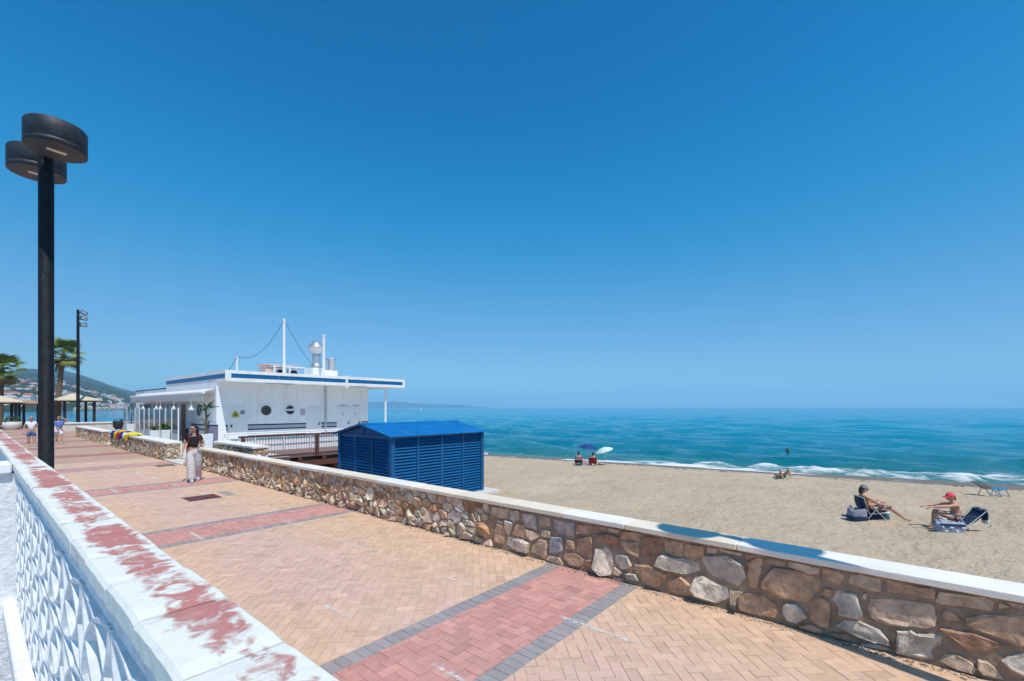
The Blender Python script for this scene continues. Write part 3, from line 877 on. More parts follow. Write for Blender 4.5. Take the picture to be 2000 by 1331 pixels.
# outlines (along the wall, height) of the big stones of the near stretch, with the kind of stone
TRACED = [
    ('t', [(4.704,0.626),(4.397,0.629),(4.397,0.472),(4.555,0.457),(4.718,0.523)]),
    ('g', [(4.371,0.623),(4.163,0.624),(4.163,0.499),(4.294,0.449),(4.376,0.485)]),
    ('g', [(4.149,0.623),(3.867,0.621),(3.849,0.41),(4.07,0.419)]),
    ('t', [(3.821,0.619),(3.617,0.614),(3.623,0.494),(3.832,0.468)]),
    ('g', [(3.579,0.62),(3.239,0.62),(3.243,0.418),(3.496,0.435),(3.594,0.508)]),
    ('b', [(3.202,0.609),(2.897,0.617),(2.906,0.531),(3.202,0.473)]),
    ('b', [(2.887,0.618),(2.775,0.629),(2.784,0.591),(2.878,0.578)]),
    ('t', [(2.76,0.623),(2.59,0.628),(2.602,0.585),(2.756,0.579)]),
    ('b', [(2.576,0.622),(2.318,0.636),(2.335,0.538),(2.576,0.517)]),
    ('r', [(2.293,0.616),(2.052,0.622),(2.041,0.494),(2.219,0.357),(2.301,0.426)]),
    ('b', [(2.033,0.625),(1.82,0.62),(1.828,0.47),(1.921,0.443),(2.033,0.496)]),
    ('b', [(1.809,0.618),(1.59,0.625),(1.59,0.527),(1.644,0.495),(1.817,0.465)]),
    ('t', [(1.567,0.63),(1.454,0.627),(1.458,0.576),(1.567,0.561)]),
    ('t', [(1.445,0.621),(1.205,0.628),(1.218,0.603),(1.438,0.595)]),
    ('g', [(4.595,0.441),(4.475,0.44),(4.496,0.397),(4.608,0.398)]),
    ('w', [(4.462,0.452),(4.294,0.44),(4.32,0.328),(4.402,0.219),(4.47,0.322)]),
    ('b', [(4.608,0.388),(4.488,0.388),(4.449,0.266),(4.475,0.093),(4.663,0.087),(4.649,0.271)]),
    ('b', [(4.181,0.458),(4.095,0.444),(4.022,0.285),(4.041,0.247),(4.32,0.26),(4.281,0.374)]),
    ('t', [(4.07,0.39),(3.805,0.371),(3.805,0.315),(3.95,0.232),(4.01,0.287)]),
    ('t', [(3.786,0.439),(3.617,0.441),(3.628,0.339),(3.786,0.328)]),
    ('w', [(4.41,0.214),(4.095,0.233),(3.978,0.217),(3.993,0.082),(4.218,0.036),(4.436,0.091)]),
    ('t', [(3.809,0.296),(3.673,0.294),(3.684,0.09),(3.718,0.024),(3.974,0.086),(3.926,0.19)]),
    ('s', [(3.639,0.355),(3.436,0.383),(3.431,0.196),(3.561,0.125),(3.65,0.133)]),
    ('b', [(3.378,0.367),(3.247,0.374),(3.247,0.243),(3.385,0.232)]),
    ('b', [(3.202,0.417),(2.974,0.476),(2.968,0.392),(2.993,0.204),(3.212,0.223)]),
    ('r', [(2.916,0.517),(2.692,0.561),(2.602,0.536),(2.611,0.441),(2.738,0.412),(2.887,0.442)]),
    ('b', [(2.576,0.5),(2.36,0.525),(2.338,0.442),(2.338,0.343),(2.488,0.356),(2.584,0.466)]),
    ('w', [(2.935,0.348),(2.793,0.384),(2.683,0.324),(2.692,0.058),(2.831,0.017),(2.935,0.086)]),
    ('b', [(3.421,0.189),(3.284,0.209),(3.062,0.16),(3.141,0.047),(3.305,0.037),(3.421,0.109)]),
    ('b', [(3.052,0.162),(2.979,0.186),(2.979,0.084),(3.003,0.058),(3.085,0.077)]),
    ('t', [(3.673,0.092),(3.496,0.111),(3.41,0.022),(3.421,0.006),(3.695,0.014)]),
    ('w', [(2.656,0.321),(2.488,0.348),(2.433,0.239),(2.453,0.179),(2.567,0.153),(2.656,0.223)]),
    ('b', [(2.411,0.248),(2.219,0.274),(2.005,0.228),(2.028,0.139),(2.155,0.026),(2.318,0.076),(2.416,0.195)]),
    ('t', [(2.674,0.161),(2.549,0.116),(2.593,0.065),(2.679,0.061)]),
    ('w', [(2.532,0.121),(2.385,0.139),(2.331,0.072),(2.505,0.046)]),
    ('g', [(2.674,0.046),(2.54,0.046),(2.523,0.009),(2.674,0.005)]),
    ('w', [(2.083,0.432),(1.817,0.45),(1.658,0.441),(1.623,0.354),(1.817,0.258),(2.028,0.284),(2.131,0.307)]),
    ('g', [(1.63,0.519),(1.333,0.574),(1.205,0.512),(1.178,0.382),(1.218,0.29),(1.398,0.294),(1.56,0.347),(1.623,0.463)]),
    ('b', [(2.004,0.138),(1.874,0.228),(1.736,0.181),(1.73,0.148),(1.685,0.074),(1.792,0.028),(1.992,0.04)]),
    ('w', [(1.696,0.259),(1.613,0.302),(1.359,0.242),(1.344,0.115),(1.463,0.038),(1.668,0.084),(1.707,0.131)]),
    ('b', [(1.194,0.626),(1.095,0.626),(1.179,0.549)]),
    ('b', [(1.083,0.617),(1.027,0.619),(1.041,0.427),(1.069,0.295),(1.145,0.286),(1.16,0.484),(1.179,0.533)]),
    ('b', [(1.003,0.629),(0.827,0.631),(0.831,0.579),(0.907,0.57),(1.008,0.586)]),
    ('t', [(0.805,0.636),(0.548,0.623),(0.549,0.565),(0.613,0.554),(0.809,0.584)]),
    ('b', [(0.935,0.551),(0.697,0.555),(0.548,0.506),(0.527,0.453),(0.63,0.289),(0.672,0.268),(0.845,0.256),(1.027,0.337),(1.022,0.39)]),
    ('b', [(0.527,0.633),(0.358,0.619),(0.381,0.49),(0.531,0.525)]),
    ('t', [(0.332,0.626),(0.098,0.636),(0.098,0.524),(0.211,0.513),(0.329,0.548)]),
    ('b', [(0.507,0.453),(0.452,0.448),(0.459,0.393),(0.499,0.364),(0.535,0.383)]),
    ('w', [(0.42,0.452),(0.351,0.451),(0.271,0.476),(0.26,0.4),(0.227,0.288),(0.253,0.239),(0.42,0.232),(0.408,0.293),(0.455,0.351)]),
    ('b', [(1.258,0.16),(1.179,0.234),(1.027,0.253),(0.907,0.203),(0.885,0.117),(0.907,0.049),(1.055,0.036),(1.258,0.03)]),
    ('w', [(0.862,0.184),(0.818,0.222),(0.744,0.243),(0.697,0.191),(0.651,0.135),(0.731,0.051),(0.814,0.046),(0.845,0.108)]),
    ('b', [(0.613,0.313),(0.539,0.358),(0.483,0.339),(0.463,0.258),(0.475,0.086),(0.531,0.083),(0.638,0.129),(0.634,0.239)]),
    ('b', [(0.718,0.045),(0.613,0.082),(0.495,0.055),(0.523,0.017),(0.714,0.021)]),
    ('w', [(0.427,0.143),(0.374,0.192),(0.248,0.22),(0.098,0.185),(0.047,0.109),(0.04,0.075),(0.123,0.07),(0.248,0.074),(0.42,0.108)]),
    ('b', [(0.483,0.045),(0.343,0.075),(0.297,0.043),(0.335,0.016),(0.436,0.017)]),
    ('b', [(0.073,0.629),(-0.024,0.63),(-0.252,0.632),(-0.236,0.544),(0.058,0.529),(0.067,0.581)]),
    ('t', [(-0.26,0.627),(-0.528,0.633),(-0.59,0.623),(-0.59,0.568),(-0.552,0.539),(-0.242,0.52),(-0.247,0.587)]),
    ('t', [(-0.619,0.637),(-0.735,0.642),(-0.735,0.596),(-0.697,0.605)]),
    ('t', [(0.185,0.445),(0.005,0.49),(-0.244,0.506),(-0.255,0.414),(-0.252,0.34),(-0.187,0.287),(-0.087,0.278),(0.064,0.239),(0.179,0.27),(0.204,0.342)]),
    ('b', [(-0.282,0.465),(-0.313,0.485),(-0.357,0.465),(-0.401,0.428),(-0.393,0.412),(-0.332,0.393),(-0.276,0.42)]),
    ('b', [(-0.406,0.444),(-0.498,0.492),(-0.783,0.576),(-0.8,0.323),(-0.735,0.314),(-0.642,0.337),(-0.523,0.353),(-0.424,0.393)]),
    ('r', [(-0.263,0.318),(-0.357,0.322),(-0.464,0.335),(-0.642,0.3),(-0.623,0.276),(-0.537,0.209),(-0.444,0.187),(-0.347,0.247)]),
    ('w', [(0.002,0.208),(-0.087,0.248),(-0.132,0.228),(-0.279,0.261),(-0.29,0.206),(-0.22,0.117),(-0.252,0.062),(-0.165,0.024),(-0.064,0.018),(0.005,0.025)]),
    ('t', [(-0.3,0.119),(-0.378,0.136),(-0.449,0.104),(-0.481,0.074),(-0.474,0.029),(-0.378,0.014),(-0.263,0.044)]),
    ('t', [(-0.489,0.139),(-0.542,0.145),(-0.585,0.119),(-0.642,0.03),(-0.528,0.028),(-0.484,0.067)]),
    ('w', [(-0.642,0.214),(-0.697,0.247),(-0.735,0.274),(-0.8,0.257),(-0.8,0.078),(-0.735,0.1),(-0.661,0.126),(-0.619,0.172)]),
    ('t', [(0.232,0.468),(0.194,0.486),(0.21,0.426),(0.235,0.428)]),
    ('t', [(1.349,0.223),(1.189,0.242),(1.268,0.146),(1.288,0.033),(1.308,0.005),(1.334,0.107)]),
    ('g', [(0.248,0.036),(0.124,0.049),(0.034,0.049),(0.028,0.024),(0.248,0.008)]),
    ('t', [(-0.604,0.627),(-0.67,0.604),(-0.604,0.572)]),
]
KIND = {'w':(0.60,0.515,0.42),'g':(0.50,0.43,0.37),'t':(0.58,0.43,0.30),'b':(0.49,0.32,0.205),'r':(0.41,0.235,0.15),'s':(0.42,0.41,0.42)}
# the long beach wall
rn = random.Random(5)
wallA = thing('stone_wall', 'long low rubble stone wall with pale coping between the promenade and the sand', 'wall', (5.25, 9.0, 0))
WY0, WY1, WF = -3.4, 20.0, 5.135
mb = MB(); mb.box(WF, WY0, -3.0, 5.40, WY1, 0.656); mb.build('wall_core', M['mortar'], wallA)
def rA(u):
    y = WY0+u
    return 0.29 if y < 2.2 else (0.235 if y < 5 else 0.20)
cells = [c for c in voronoi_cells(WY1-WY0, 0.645, rA, 21) if not (-.86 < WY0+sum(p[0] for p in c)/len(c) < 4.74)]
def plA(u, v, d):
    y = WY0+u
    return (WF-d, y, v+0.008)
items = []
for c in cells:
    cy = sum(p[1] for p in c)/len(c); cx = sum(p[0] for p in c)/len(c)
    items.append((seen_size((WF, WY0+cx, cy))*abs(area(c))**.5, c, cx, cy))
for kd, poly in TRACED:
    mb = MB(); c = KIND[kd]; b = rn.uniform(.9,1.12); mb.col = tuple(x*b for x in c)
    cy = sum(p[1] for p in poly)/len(poly); low = max(0, 1-cy/0.42)
    pl = [(p[0]-WY0, p[1]-.008) for p in poly]
    dep = rn.uniform(.011,.020) + (rn.uniform(.010,.022) if kd == 'w' else rn.uniform(0,.014))*(0.4+low)
    if stone_shape(mb, pl, plA, dep, -0.001, rn, .20 if kd == 'w' else .11): mb.build('stone', M['stone'], wallA)
NT = len(TRACED)
items.sort(key=lambda a: -a[0])
rest = MB()
for k, (s, c, cx, cy) in enumerate(items):
    low = max(0, 1-cy/0.42)
    depth = rn.uniform(.010,.022) + low*rn.uniform(.008,.038)
    if cy > .45: depth = rn.uniform(.008,.017)
    mb = MB() if k < 298-NT else rest
    c0 = stone_col(rn)
    if low > .35 and rn.random() < .65: c0 = tuple(0.5*a+0.5*b*rn.uniform(.9,1.2) for a, b in zip(c0, (0.56,0.48,0.38)))
    mb.col = c0
    if stone_shape(mb, c, plA, depth, 0.008, rn, 0.16+0.25*low):
        if k < 298-NT: mb.build('stone', M['stone'], wallA)
if rest.v:
    o = rest.build('small_stones', M['stone'], wallA); o['kind'] = 'stuff'
# coping slabs, laid end to end with thin joints
J = [-3.4, -1.3, 1.26, 2.51, 3.42, 4.45, 5.52, 6.6, 7.75, 8.92, 10.1, 11.2, 12.3, 13.4, 14.5, 15.6, 16.7, 17.8, 18.9, 20.04]
for i in range(len(J)-1):
    white = i in (0,1,3,7,10,13)
    a, b = J[i]+.003, J[i+1]-.003
    dx = rn.uniform(-.006,.006); dz = rn.uniform(-.004,.004)
    mb = MB(); mb.bbox(5.082+dx, a, 0.660, 5.43+dx, b, 0.722+dz, .007)
    mb.build('coping_slab', M['coping_white'] if white else M['coping_cream'], wallA)
# a drain hole at the foot of the wall
mb = MB(); mb.tube([(5.12,1.30,.036),(5.05,1.30,.036)], .034, 12, True); mb.build('drain_pipe', M['grate'], wallA)
# crumbs of mortar and grit swept against the foot of the wall
gr = MB(); 
for k in range(2200):
    y = rn.uniform(-1, 16); x = 5.10-abs(rn.gauss(0,.04)); s = rn.uniform(.002,.010)
    gr.col = rn.choice([(0.40,.32,.22),(0.33,.24,.15),(0.5,.44,.36)])
    gr.obox((x, y, s*.4), s, s*rn.uniform(.6,1.5), s*.6, Matrix.Rotation(rn.uniform(0,3),3,'Z'))
o = gr.build('grit', M['stone']); tag(o, 'loose grit and mortar crumbs along the foot of the beach wall', kind='stuff')

# shorter stone walls round the terrace, far enough that stones are one facing
def short_wall(x0, y0, x1, y1, h, label, seed, end_stones=False):
    t = thing('stone_wall', label, 'wall', ((x0+x1)/2, (y0+y1)/2, 0), group='low stone walls by the terrace')
    mb = MB(); mb.box(x0+.02, y0+.02, -1.0, x1-.02, y1-.02, h-.08); mb.build('wall_core', M['mortar'], t)
    rr = random.Random(seed); fc = MB()
    def face(L, place, sz):
        for c in voronoi_cells(L, h-.09, lambda u: sz, rr.randint(0,9999)):
            low = max(0, 1-(sum(p[1] for p in c)/len(c))/.4)
            fc.col = stone_col(rr)
            if low > .3 and rr.random() < .6: fc.col = (0.40*rr.uniform(.85,1.15), .33*rr.uniform(.85,1.15), .25)
            stone_shape(fc, c, place, rr.uniform(.012,.03)+low*.035, .008, rr, .25)
    face(y1-y0, lambda u, v, d: (x0+.02-d, y0+u, v+.005), 0.22)
    if not end_stones: face(x1-x0, lambda u, v, d: (x1-u, y0+.02-d, v+.005), 0.2)
    o = fc.build('stone_facing', M['stone'], t); o['kind'] = 'stuff'
    if end_stones:
        for c in voronoi_cells(x1-x0, h-.09, lambda u: .27, seed+3):
            s = MB(); cc = stone_col(rr); s.col = tuple(.45*a+.55*b for a, b in zip(cc, (.5,.43,.33)))
            if stone_shape(s, c, lambda u, v, d: (x1-u, y0+.02-d, v+.005), rr.uniform(.03,.06), .008, rr, .25): s.build('stone', M['stone'], t)
    n = max(1, round((y1-y0)/1.3)); L = (y1-y0+.08)/n
    for i in range(n):
        mb = MB(); mb.bbox(x0-.04, y0-.04+i*L+.003, h-.078, x1+.04, y0-.04+(i+1)*L-.003, h+rr.uniform(-.003,.003), .007)
        mb.build('coping_slab', M['coping_white'], t)
    return t
short_wall(5.02, 22.25, 5.52, 33.3, .75, 'low stone wall with a heap of bright towels on its far end', 31, True)
short_wall(5.02, 36.0, 5.5, 46.2, .75, 'low stone wall next to the tall floodlight mast', 32)
short_wall(6.42, 17.3, 6.92, 21.4, .75, 'short stone wall at the end of the brown railing', 33)
# far end wall across the paving
t = thing('stone_wall', 'far low white topped wall behind the floodlight mast', 'wall', (5.6, 58, 0), group='low stone walls by the terrace')
mb = MB(); mb.box(4.4, 57.8, -1, 12.0, 58.2, .62)
mb.build('wall_core', M['concrete'], t)
mb = MB(); mb.bbox(4.33, 57.72, .62, 12.05, 58.28, .74, .02); mb.build('coping_slab', M['coping_white'], t)
# step and kerb at the gap in the beach wall
mb = MB(); mb.bbox(5.0, 20.06, -0.05, 5.6, 22.2, 0.05, .01); mb.bbox(5.5, 20.2, -.05, 6.3, 22.2, .11, .01)
struct('entrance_step', mb, M['concrete'])

# ================================================================== WHITE LATTICE WALL (left foreground)
XA, XB, ZT = 0.281, 0.508, 1.56
lw = thing('lattice_wall', 'white painted lattice block wall with flaking red coping tiles in the left foreground', 'wall', (0.39, 4.0, 0))
def peel_material():
    m = bpy.data.materials.new('flaking_white_over_red_tile'); m.use_nodes = True
    t = m.node_tree; b = t.nodes['Principled BSDF']; b.inputs['Roughness'].default_value = 0.75
    g = node(t, 'ShaderNodeNewGeometry')
    def nz(sc, st, det, dist=0.0, seed=0):
        mp = node(t, 'ShaderNodeMapping'); mp.inputs['Scale'].default_value = st; mp.inputs['Location'].default_value = (seed, seed*1.7, 0)
        t.links.new(g.outputs['Position'], mp.inputs[0])
        n = node(t, 'ShaderNodeTexNoise'); n.inputs['Scale'].default_value = sc; n.inputs['Detail'].default_value = det; n.inputs['Roughness'].default_value = 0.6; n.inputs['Distortion'].default_value = dist
        t.links.new(mp.outputs[0], n.inputs['Vector']); return n.outputs[0]
    big = nz(2.1, (1,1,1), 2, 0, 3.1)
    fine = nz(13, (1,1,1), 10, 1.2, 1.3)
    s = node(t, 'ShaderNodeMath', operation='MULTIPLY_ADD'); s.inputs[1].default_value = 0.95
    t.links.new(big, s.inputs[0]); t.links.new(fine, s.inputs[2])
    # paint survives along the two long edges
    sx = node(t, 'ShaderNodeSeparateXYZ'); t.links.new(g.outputs['Position'], sx.inputs[0])
    ex = node(t, 'ShaderNodeMath', operation='SUBTRACT'); ex.inputs[1].default_value = (XA+XB)/2 + 0.018
    t.links.new(sx.outputs[0], ex.inputs[0])
    ab = node(t, 'ShaderNodeMath', operation='ABSOLUTE'); t.links.new(ex.outputs[0], ab.inputs[0])
    em = node(t, 'ShaderNodeMapRange'); em.inputs[1].default_value = 0.045; em.inputs[2].default_value = 0.105; em.inputs[3].default_value = 0; em.inputs[4].default_value = 0.34
    t.links.new(ab.outputs[0], em.inputs[0])
    s2 = node(t, 'ShaderNodeMath', operation='SUBTRACT'); t.links.new(s.outputs[0], s2.inputs[0]); t.links.new(em.outputs[0], s2.inputs[1])
    k = node(t, 'ShaderNodeMapRange'); k.inputs[1].default_value = 0.80; k.inputs[2].default_value = 0.95
    t.links.new(s2.outputs[0], k.inputs[0])
    w = node(t, 'ShaderNodeMapRange'); w.inputs[3].default_value = 0.66; w.inputs[4].default_value = 0.80
    t.links.new(fine, w.inputs[0])
    cw = node(t, 'ShaderNodeCombineColor')
    t.links.new(w.outputs[0], cw.inputs[0]); t.links.new(w.outputs[0], cw.inputs[1])
    wb = node(t, 'ShaderNodeMath', operation='MULTIPLY'); wb.inputs[1].default_value = 0.91; t.links.new(w.outputs[0], wb.inputs[0]); t.links.new(wb.outputs[0], cw.inputs[2])
    rd = node(t, 'ShaderNodeMix', data_type='RGBA'); rd.inputs[6].default_value = (0.40,0.12,0.10,1); rd.inputs[7].default_value = (0.54,0.24,0.21,1)
    t.links.new(fine, rd.inputs[0])
    mx = node(t, 'ShaderNodeMix', data_type='RGBA')
    t.links.new(k.outputs[0], mx.inputs[0]); t.links.new(cw.outputs[0], mx.inputs[6]); t.links.new(rd.outputs[2], mx.inputs[7])
    t.links.new(mx.outputs[2], b.inputs['Base Color'])
    inv = node(t, 'ShaderNodeMath', operation='SUBTRACT'); inv.inputs[0].default_value = 1
    t.links.new(k.outputs[0], inv.inputs[1])
    bp = node(t, 'ShaderNodeBump'); bp.inputs['Strength'].default_value = 0.8; bp.inputs['Distance'].default_value = 0.003
    t.links.new(inv.outputs[0], bp.inputs['Height'])
    b2 = node(t, 'ShaderNodeBump'); b2.inputs['Strength'].default_value = 0.5; b2.inputs['Distance'].default_value = 0.006
    n3 = nz(45, (1,1,1), 4)
    t.links.new(n3, b2.inputs['Height']); t.links.new(bp.outputs[0], b2.inputs['Normal']); t.links.new(b2.outputs[0], b.inputs['Normal'])
    return m
M['peel'] = peel_material()
add_grime(M['peel'], (0.44,0.40,0.34), .54, .78, .45, 9, (1,1,1))
y = -0.45; i = 0
while y < 17.5:
    L = 0.40
    dz = rn.uniform(-.004,.004); dx = rn.uniform(-.003,.003)
    mb = MB()
    n = 7; xs_ = [XA+dx, XA+.012+dx, XB-.012+dx, XB+dx]
    # top with slightly wavy plastered edges, sides hang unevenly
    a, b = y+.002, y+L-.002
    rows = []
    for k in range(n+1):
        yy = a+(b-a)*k/n
        w0, w1 = rn.gauss(0,.0007), rn.gauss(0,.0007)
        zb = ZT-.064+rn.gauss(0,.003)
        e = -.006 if k in (0, n) else 0
        rows.append([(xs_[0]+w0, yy, zb), (xs_[0]+w0, yy, ZT-.012+dz+e), (xs_[1]+w0, yy, ZT+dz+e), (xs_[2]+w1, yy, ZT+dz+e), (xs_[3]+w1, yy, ZT-.012+dz+e), (xs_[3]+w1, yy, zb)])
    vs = [p for r in rows for p in r]
    fs = []
    for k in range(n):
        for q in range(6):
            r = (q+1) % 6
            fs.append((k*6+q, k*6+r, k*6+6+r, k*6+6+q))
    fs += [tuple(range(5,-1,-1)), tuple(range(n*6, n*6+6))]
    mb.add(vs, [f[::-1] for f in fs], False)
    mb.build('coping_tile', M['peel'], lw)
    y += L; i += 1
mb = MB(); mb.box(XA+.025, -.45, 1.40, XB-.02, 17.5, 1.498); mb.build('mortar_bed', M['white_rough'], lw)
mb = MB(); mb.box(XA+.04, -.45, 0, XB-.02, 17.5, .20); mb.bbox(.215, -.45, 0, XA+.04, 17.5, .13, .012); mb.build('footing', M['white_rough'], lw)
# lattice blocks: interlaced petal openings with thick curved ribs
def lattice_block(s, x0, x1):
    mb = MB()
    n = 12; w = 0.030
    def arc(cx, cz, a0, r):
        """rib: quarter ring extruded through the block, face edges rounded"""
        for k in range(n):
            p = []
            for aa in (a0+PI/2*k/n, a0+PI/2*(k+1)/n):
                p.append((math.cos(aa), math.sin(aa)))
            prof = [(-w, x0+.026), (-w*.25, x0), (w*.25, x0), (w, x0+.026), (w, x1), (-w, x1)]
            vs = []
            for c_, s_ in p:
                for dr, x in prof: vs.append((x, cx+(r+dr)*c_, cz+(r+dr)*s_))
            m = len(prof)
            mb.add(vs, [(q, (q+1) % m, m+(q+1) % m, m+q) for q in range(m)], False)
    r = s*0.5*math.sqrt(2)/math.sqrt(2)
    for cx, cz, a0 in ((0,0,0), (s,0,PI/2), (s,s,PI), (0,s,1.5*PI)):
        arc(cx, cz, a0, s*0.965)
    return mb
BS = 0.24
BS, BL = 0.40, 0.60
bm_ = lattice_block(BS, XA+.016, XB-.05).mesh('lattice_block')
bm_.transform(Matrix.Diagonal((1, BL/BS, 1, 1)))
bm_.materials.append(M['lattice'])
for i in range(11):
    for j in range(3):
        o = link('lattice_block', bm_, lw)
        o.location = Vector((0, 0.2+i*BL, .20+j*BS)) - lw.location
# return wall with stucco face at the corner, and plain wall beyond it
sw = thing('stucco_wall', 'rough white stucco wall at the far left corner of the lattice wall', 'wall', (-1.3, 7.1, 0))
mb = MB(); mb.box(-4.5, 6.985, 0, XA+.04, 7.26, 1.45); mb.build('wall_body', M['white_rough'], sw)
mb = MB(); mb.bbox(-4.6, 6.93, 1.453, XA-.004, 7.33, ZT-.004, .012); mb.build('wall_cap', M['white_paint'], sw)
mb = MB(); mb.box(XA+.045, 7.27, .2, XB-.03, 17.4, 1.40); mb.build('plain_panel', M['white_rough'], lw)
# some weeds in the gravel by the footing
def leaf_mesh(l, w, nm, m):
    mb = MB()
    mb.add([(0,0,0),(w*.5,l*.4,.02*l),(0,l,-.12*l),(-w*.5,l*.4,.02*l),(0,l*.45,.07*l)], [(0,1,4),(1,2,4),(2,3,4),(3,0,4)], True)
    me = mb.mesh(nm); me.materials.append(m); return me
mb = MB()
for k in range(160):
    p = Vector((rn.uniform(-.1,.2), rn.uniform(.5,2.6), .02))
    if rn.random() > .35: p.y = 1.2+rn.gauss(0,.2); p.x = .02+rn.gauss(0,.05)
    d = Vector((rn.gauss(0,1), rn.gauss(0,1), rn.uniform(.6,1.6))).normalized()*rn.uniform(.03,.08)
    sd = d.cross(Vector((0,0,1))).normalized()*.008
    mb.add([p-sd, p+d*.5-sd*1.3, p+d, p+d*.5+sd*1.3, p+sd], [(0,1,2,3,4)], False)
o = mb.build('weeds', M['leaf']); tag(o, 'small green weeds growing in the gravel beside the lattice wall', kind='stuff')
# ================================================================== STREET LAMPS
def street_lamp(x, y, zb, label, turn=0.0, axis='Y', r=0.074):
    t = thing('street_lamp', label, 'street lamp', (x, y, 0), turn, group='twin drum promenade lamps')
    mb = MB(); mb.lathe([(r*1.5,0),(r*1.5,.02),(r,.05),(r,zb+.12),(r*.8,zb+.22)], (0,0,0), 24); mb.build('pole', M['pole_black'], t, (0,0,0))
    mb = MB(); mb.lathe([(r*1.9,0),(r*1.9,.03),(r*1.2,.035)], (0,0,0), 20); 
    mb.build('base_plate', M['black_metal'], t, (0,0,0))
    for s in (-1, 1):
        c = (0, s*0.48, zb)
        R = 0.285
        mb = MB(); mb.lathe([(R-.012,.0),(R,.0),(R,.055),(R-.006,.06),(R-.006,.066),(R,.072),(R,.27),(R-.012,.288),(R-.05,.295),(0.01,.297)], c, 44)
        mb.lathe([(R-.012,0),(R-.012,.02)], c, 44, close=False)
        h = mb.build('lamp_head', M['black_metal'], t, (0,0,0))
        mb = MB(); mb.lathe([(.001,.008),(R-.013,.008),(R-.013,.02),(.001,.02)], c, 40, close=False); mb.build('underside_plate', M['lamp_plate'], h, (0,0,0))
        mb = MB(); mb.bbox(-.085, c[1]-.032, zb-.004, .095, c[1]+.032, zb+.0075, .004); mb.build('light_cover', M['lamp_glass'], h, (0,0,0))
        mb = MB(); mb.box(.15, c[1]-.012, zb+.001, .205, c[1]+.012, zb+.0075); mb.build('screw_slot', M['dark'], h, (0,0,0))
        if s > 0:
            m3 = MB(); m3.bbox(-r*.45, -r*1.06, .55, r*.45, -r*.86, .95, .006); hd = m3.build('access_hatch', M['black_metal'], t, (0,0,0))
        mb = MB(); mb.box(-.05, min(0,s*.22), zb+.08, .05, max(0,s*.22), zb+.18); mb.build('arm', M['black_metal'], t, (0,0,0))
    return t
street_lamp(0.625, 8.27, 5.236, 'tall black street lamp with two drum heads beside the white lattice wall', .10)
street_lamp(4.55, -1.38, 6.1, 'black twin drum street lamp standing close to the beach wall behind the viewer')

# floodlight mast
t = thing('floodlight_mast', 'thin black mast carrying three floodlights near the palm tree', 'floodlight', (6.9, 62, 0))
mb = MB(); mb.tube([(6.9,62,0),(6.9,62,11.8)], [.15,.11], 12); mb.build('pole', M['pole_black'], t)
for dz, ry, dx in ((-.25,.5,.42),(-.8,.1,.4),(-1.45,-.1,.38)):
    mb = MB(); R = Matrix.Rotation(ry, 3, 'Y')
    mb.obox((6.9+dx, 61.9, 11.8+dz), .26, .14, .17, R)
    mb.tube([(6.9,62,11.8+dz),(6.9+dx*.6,61.95,11.8+dz)], .05, 6)
    f = mb.build('floodlight', M['black_metal'], t)
    m2 = MB(); m2.obox(Vector((6.9+dx, 61.9, 11.8+dz))+R @ Vector((0,-.145,0)), .2, .008, .12, R); m2.build('lens', M['galv'], f)

# ================================================================== BLUE BEACH HUT
hx0, hx1, hy0, hy1, hz0, hz1 = 8.76, 13.06, 12.5, 15.72, -1.15, 1.19
hut = thing('beach_hut', 'bright blue louvred storage hut with corrugated roof on the sand behind the wall', 'hut', (hx0, hy0, hz0))
mb = MB(); mb.bbox(hx0-.35, hy0-.45, hz0-.3, hx1+.55, hy1+.4, hz0+.02, .02)
slab = mb.build('base_slab', M['concrete'], hut)
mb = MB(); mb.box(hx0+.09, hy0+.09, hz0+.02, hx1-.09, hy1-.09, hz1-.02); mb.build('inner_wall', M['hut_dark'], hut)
def post(x, y, w=.05, z1=hz1):
    mb = MB(); mb.box(x-w, y-w, hz0+.02, x+w, y+w, z1); mb.build('post', M['hut_blue'], hut)
fx = [hx0+.06, hx0+1.10, hx0+2.17, hx0+3.23, hx1-.06]
fy = [hy0+.06, hy0+1.07, hy0+2.13, hy1-.06]
for k, x in enumerate(fx): post(x, hy0+.035, .075 if k in (0,4) else .04)
for y in fy[1:]: post(hx0+.035, y, .07 if y == fy[-1] else .04)
post(hx1-.06, hy1-.06, .07)
# rails top and bottom
mb = MB(); mb.box(hx0+.1, hy0-.002, hz1-.09, hx1-.1, hy0+.08, hz1-.003); mb.build('top_rail', M['hut_blue'], hut)
mb = MB(); mb.box(hx0-.002, hy0+.1, hz1-.11, hx0+.08, hy1-.1, hz1-.003); mb.build('top_rail', M['hut_blue'], hut)
slats = {}
def slat(L, x, y, z, axis):
    key = (round(L,3), axis)
    if key not in slats:
        mb = MB()
        # overlapping louvre board: lower edge stands out
        prof = [(0.058,.104),(0.070,.104),(0.012,.0),(-0.010,.004),(-.004,.02)]
        P = [(-L/2, p[0], p[1]) for p in prof]
        mb.prism(P, (L,0,0))
        me = mb.mesh('slat'); me.materials.append(M['hut_blue']); slats[key] = me
    o = link('slat', slats[key], hut)
    o.location = Vector((x, y, z)) - hut.location
    if axis == 'Y': o.rotation_euler = (0, 0, -PI/2)
nz_ = 21; pitch = (hz1-.12-hz0-.04)/nz_
for a, b in zip(fx[:-1], fx[1:]):
    for k in range(nz_): slat(b-a-.085-(.03 if a == fx[0] or b == fx[-1] else 0), (a+b)/2, hy0+.012, hz0+.03+k*pitch, 'X')
for a, b in zip(fy[:-1], fy[1:]):
    for k in range(nz_): slat(b-a-.085-(.03 if a == fy[0] or b == fy[-1] else 0), hx0+.012, (a+b)/2, hz0+.03+k*pitch, 'Y')
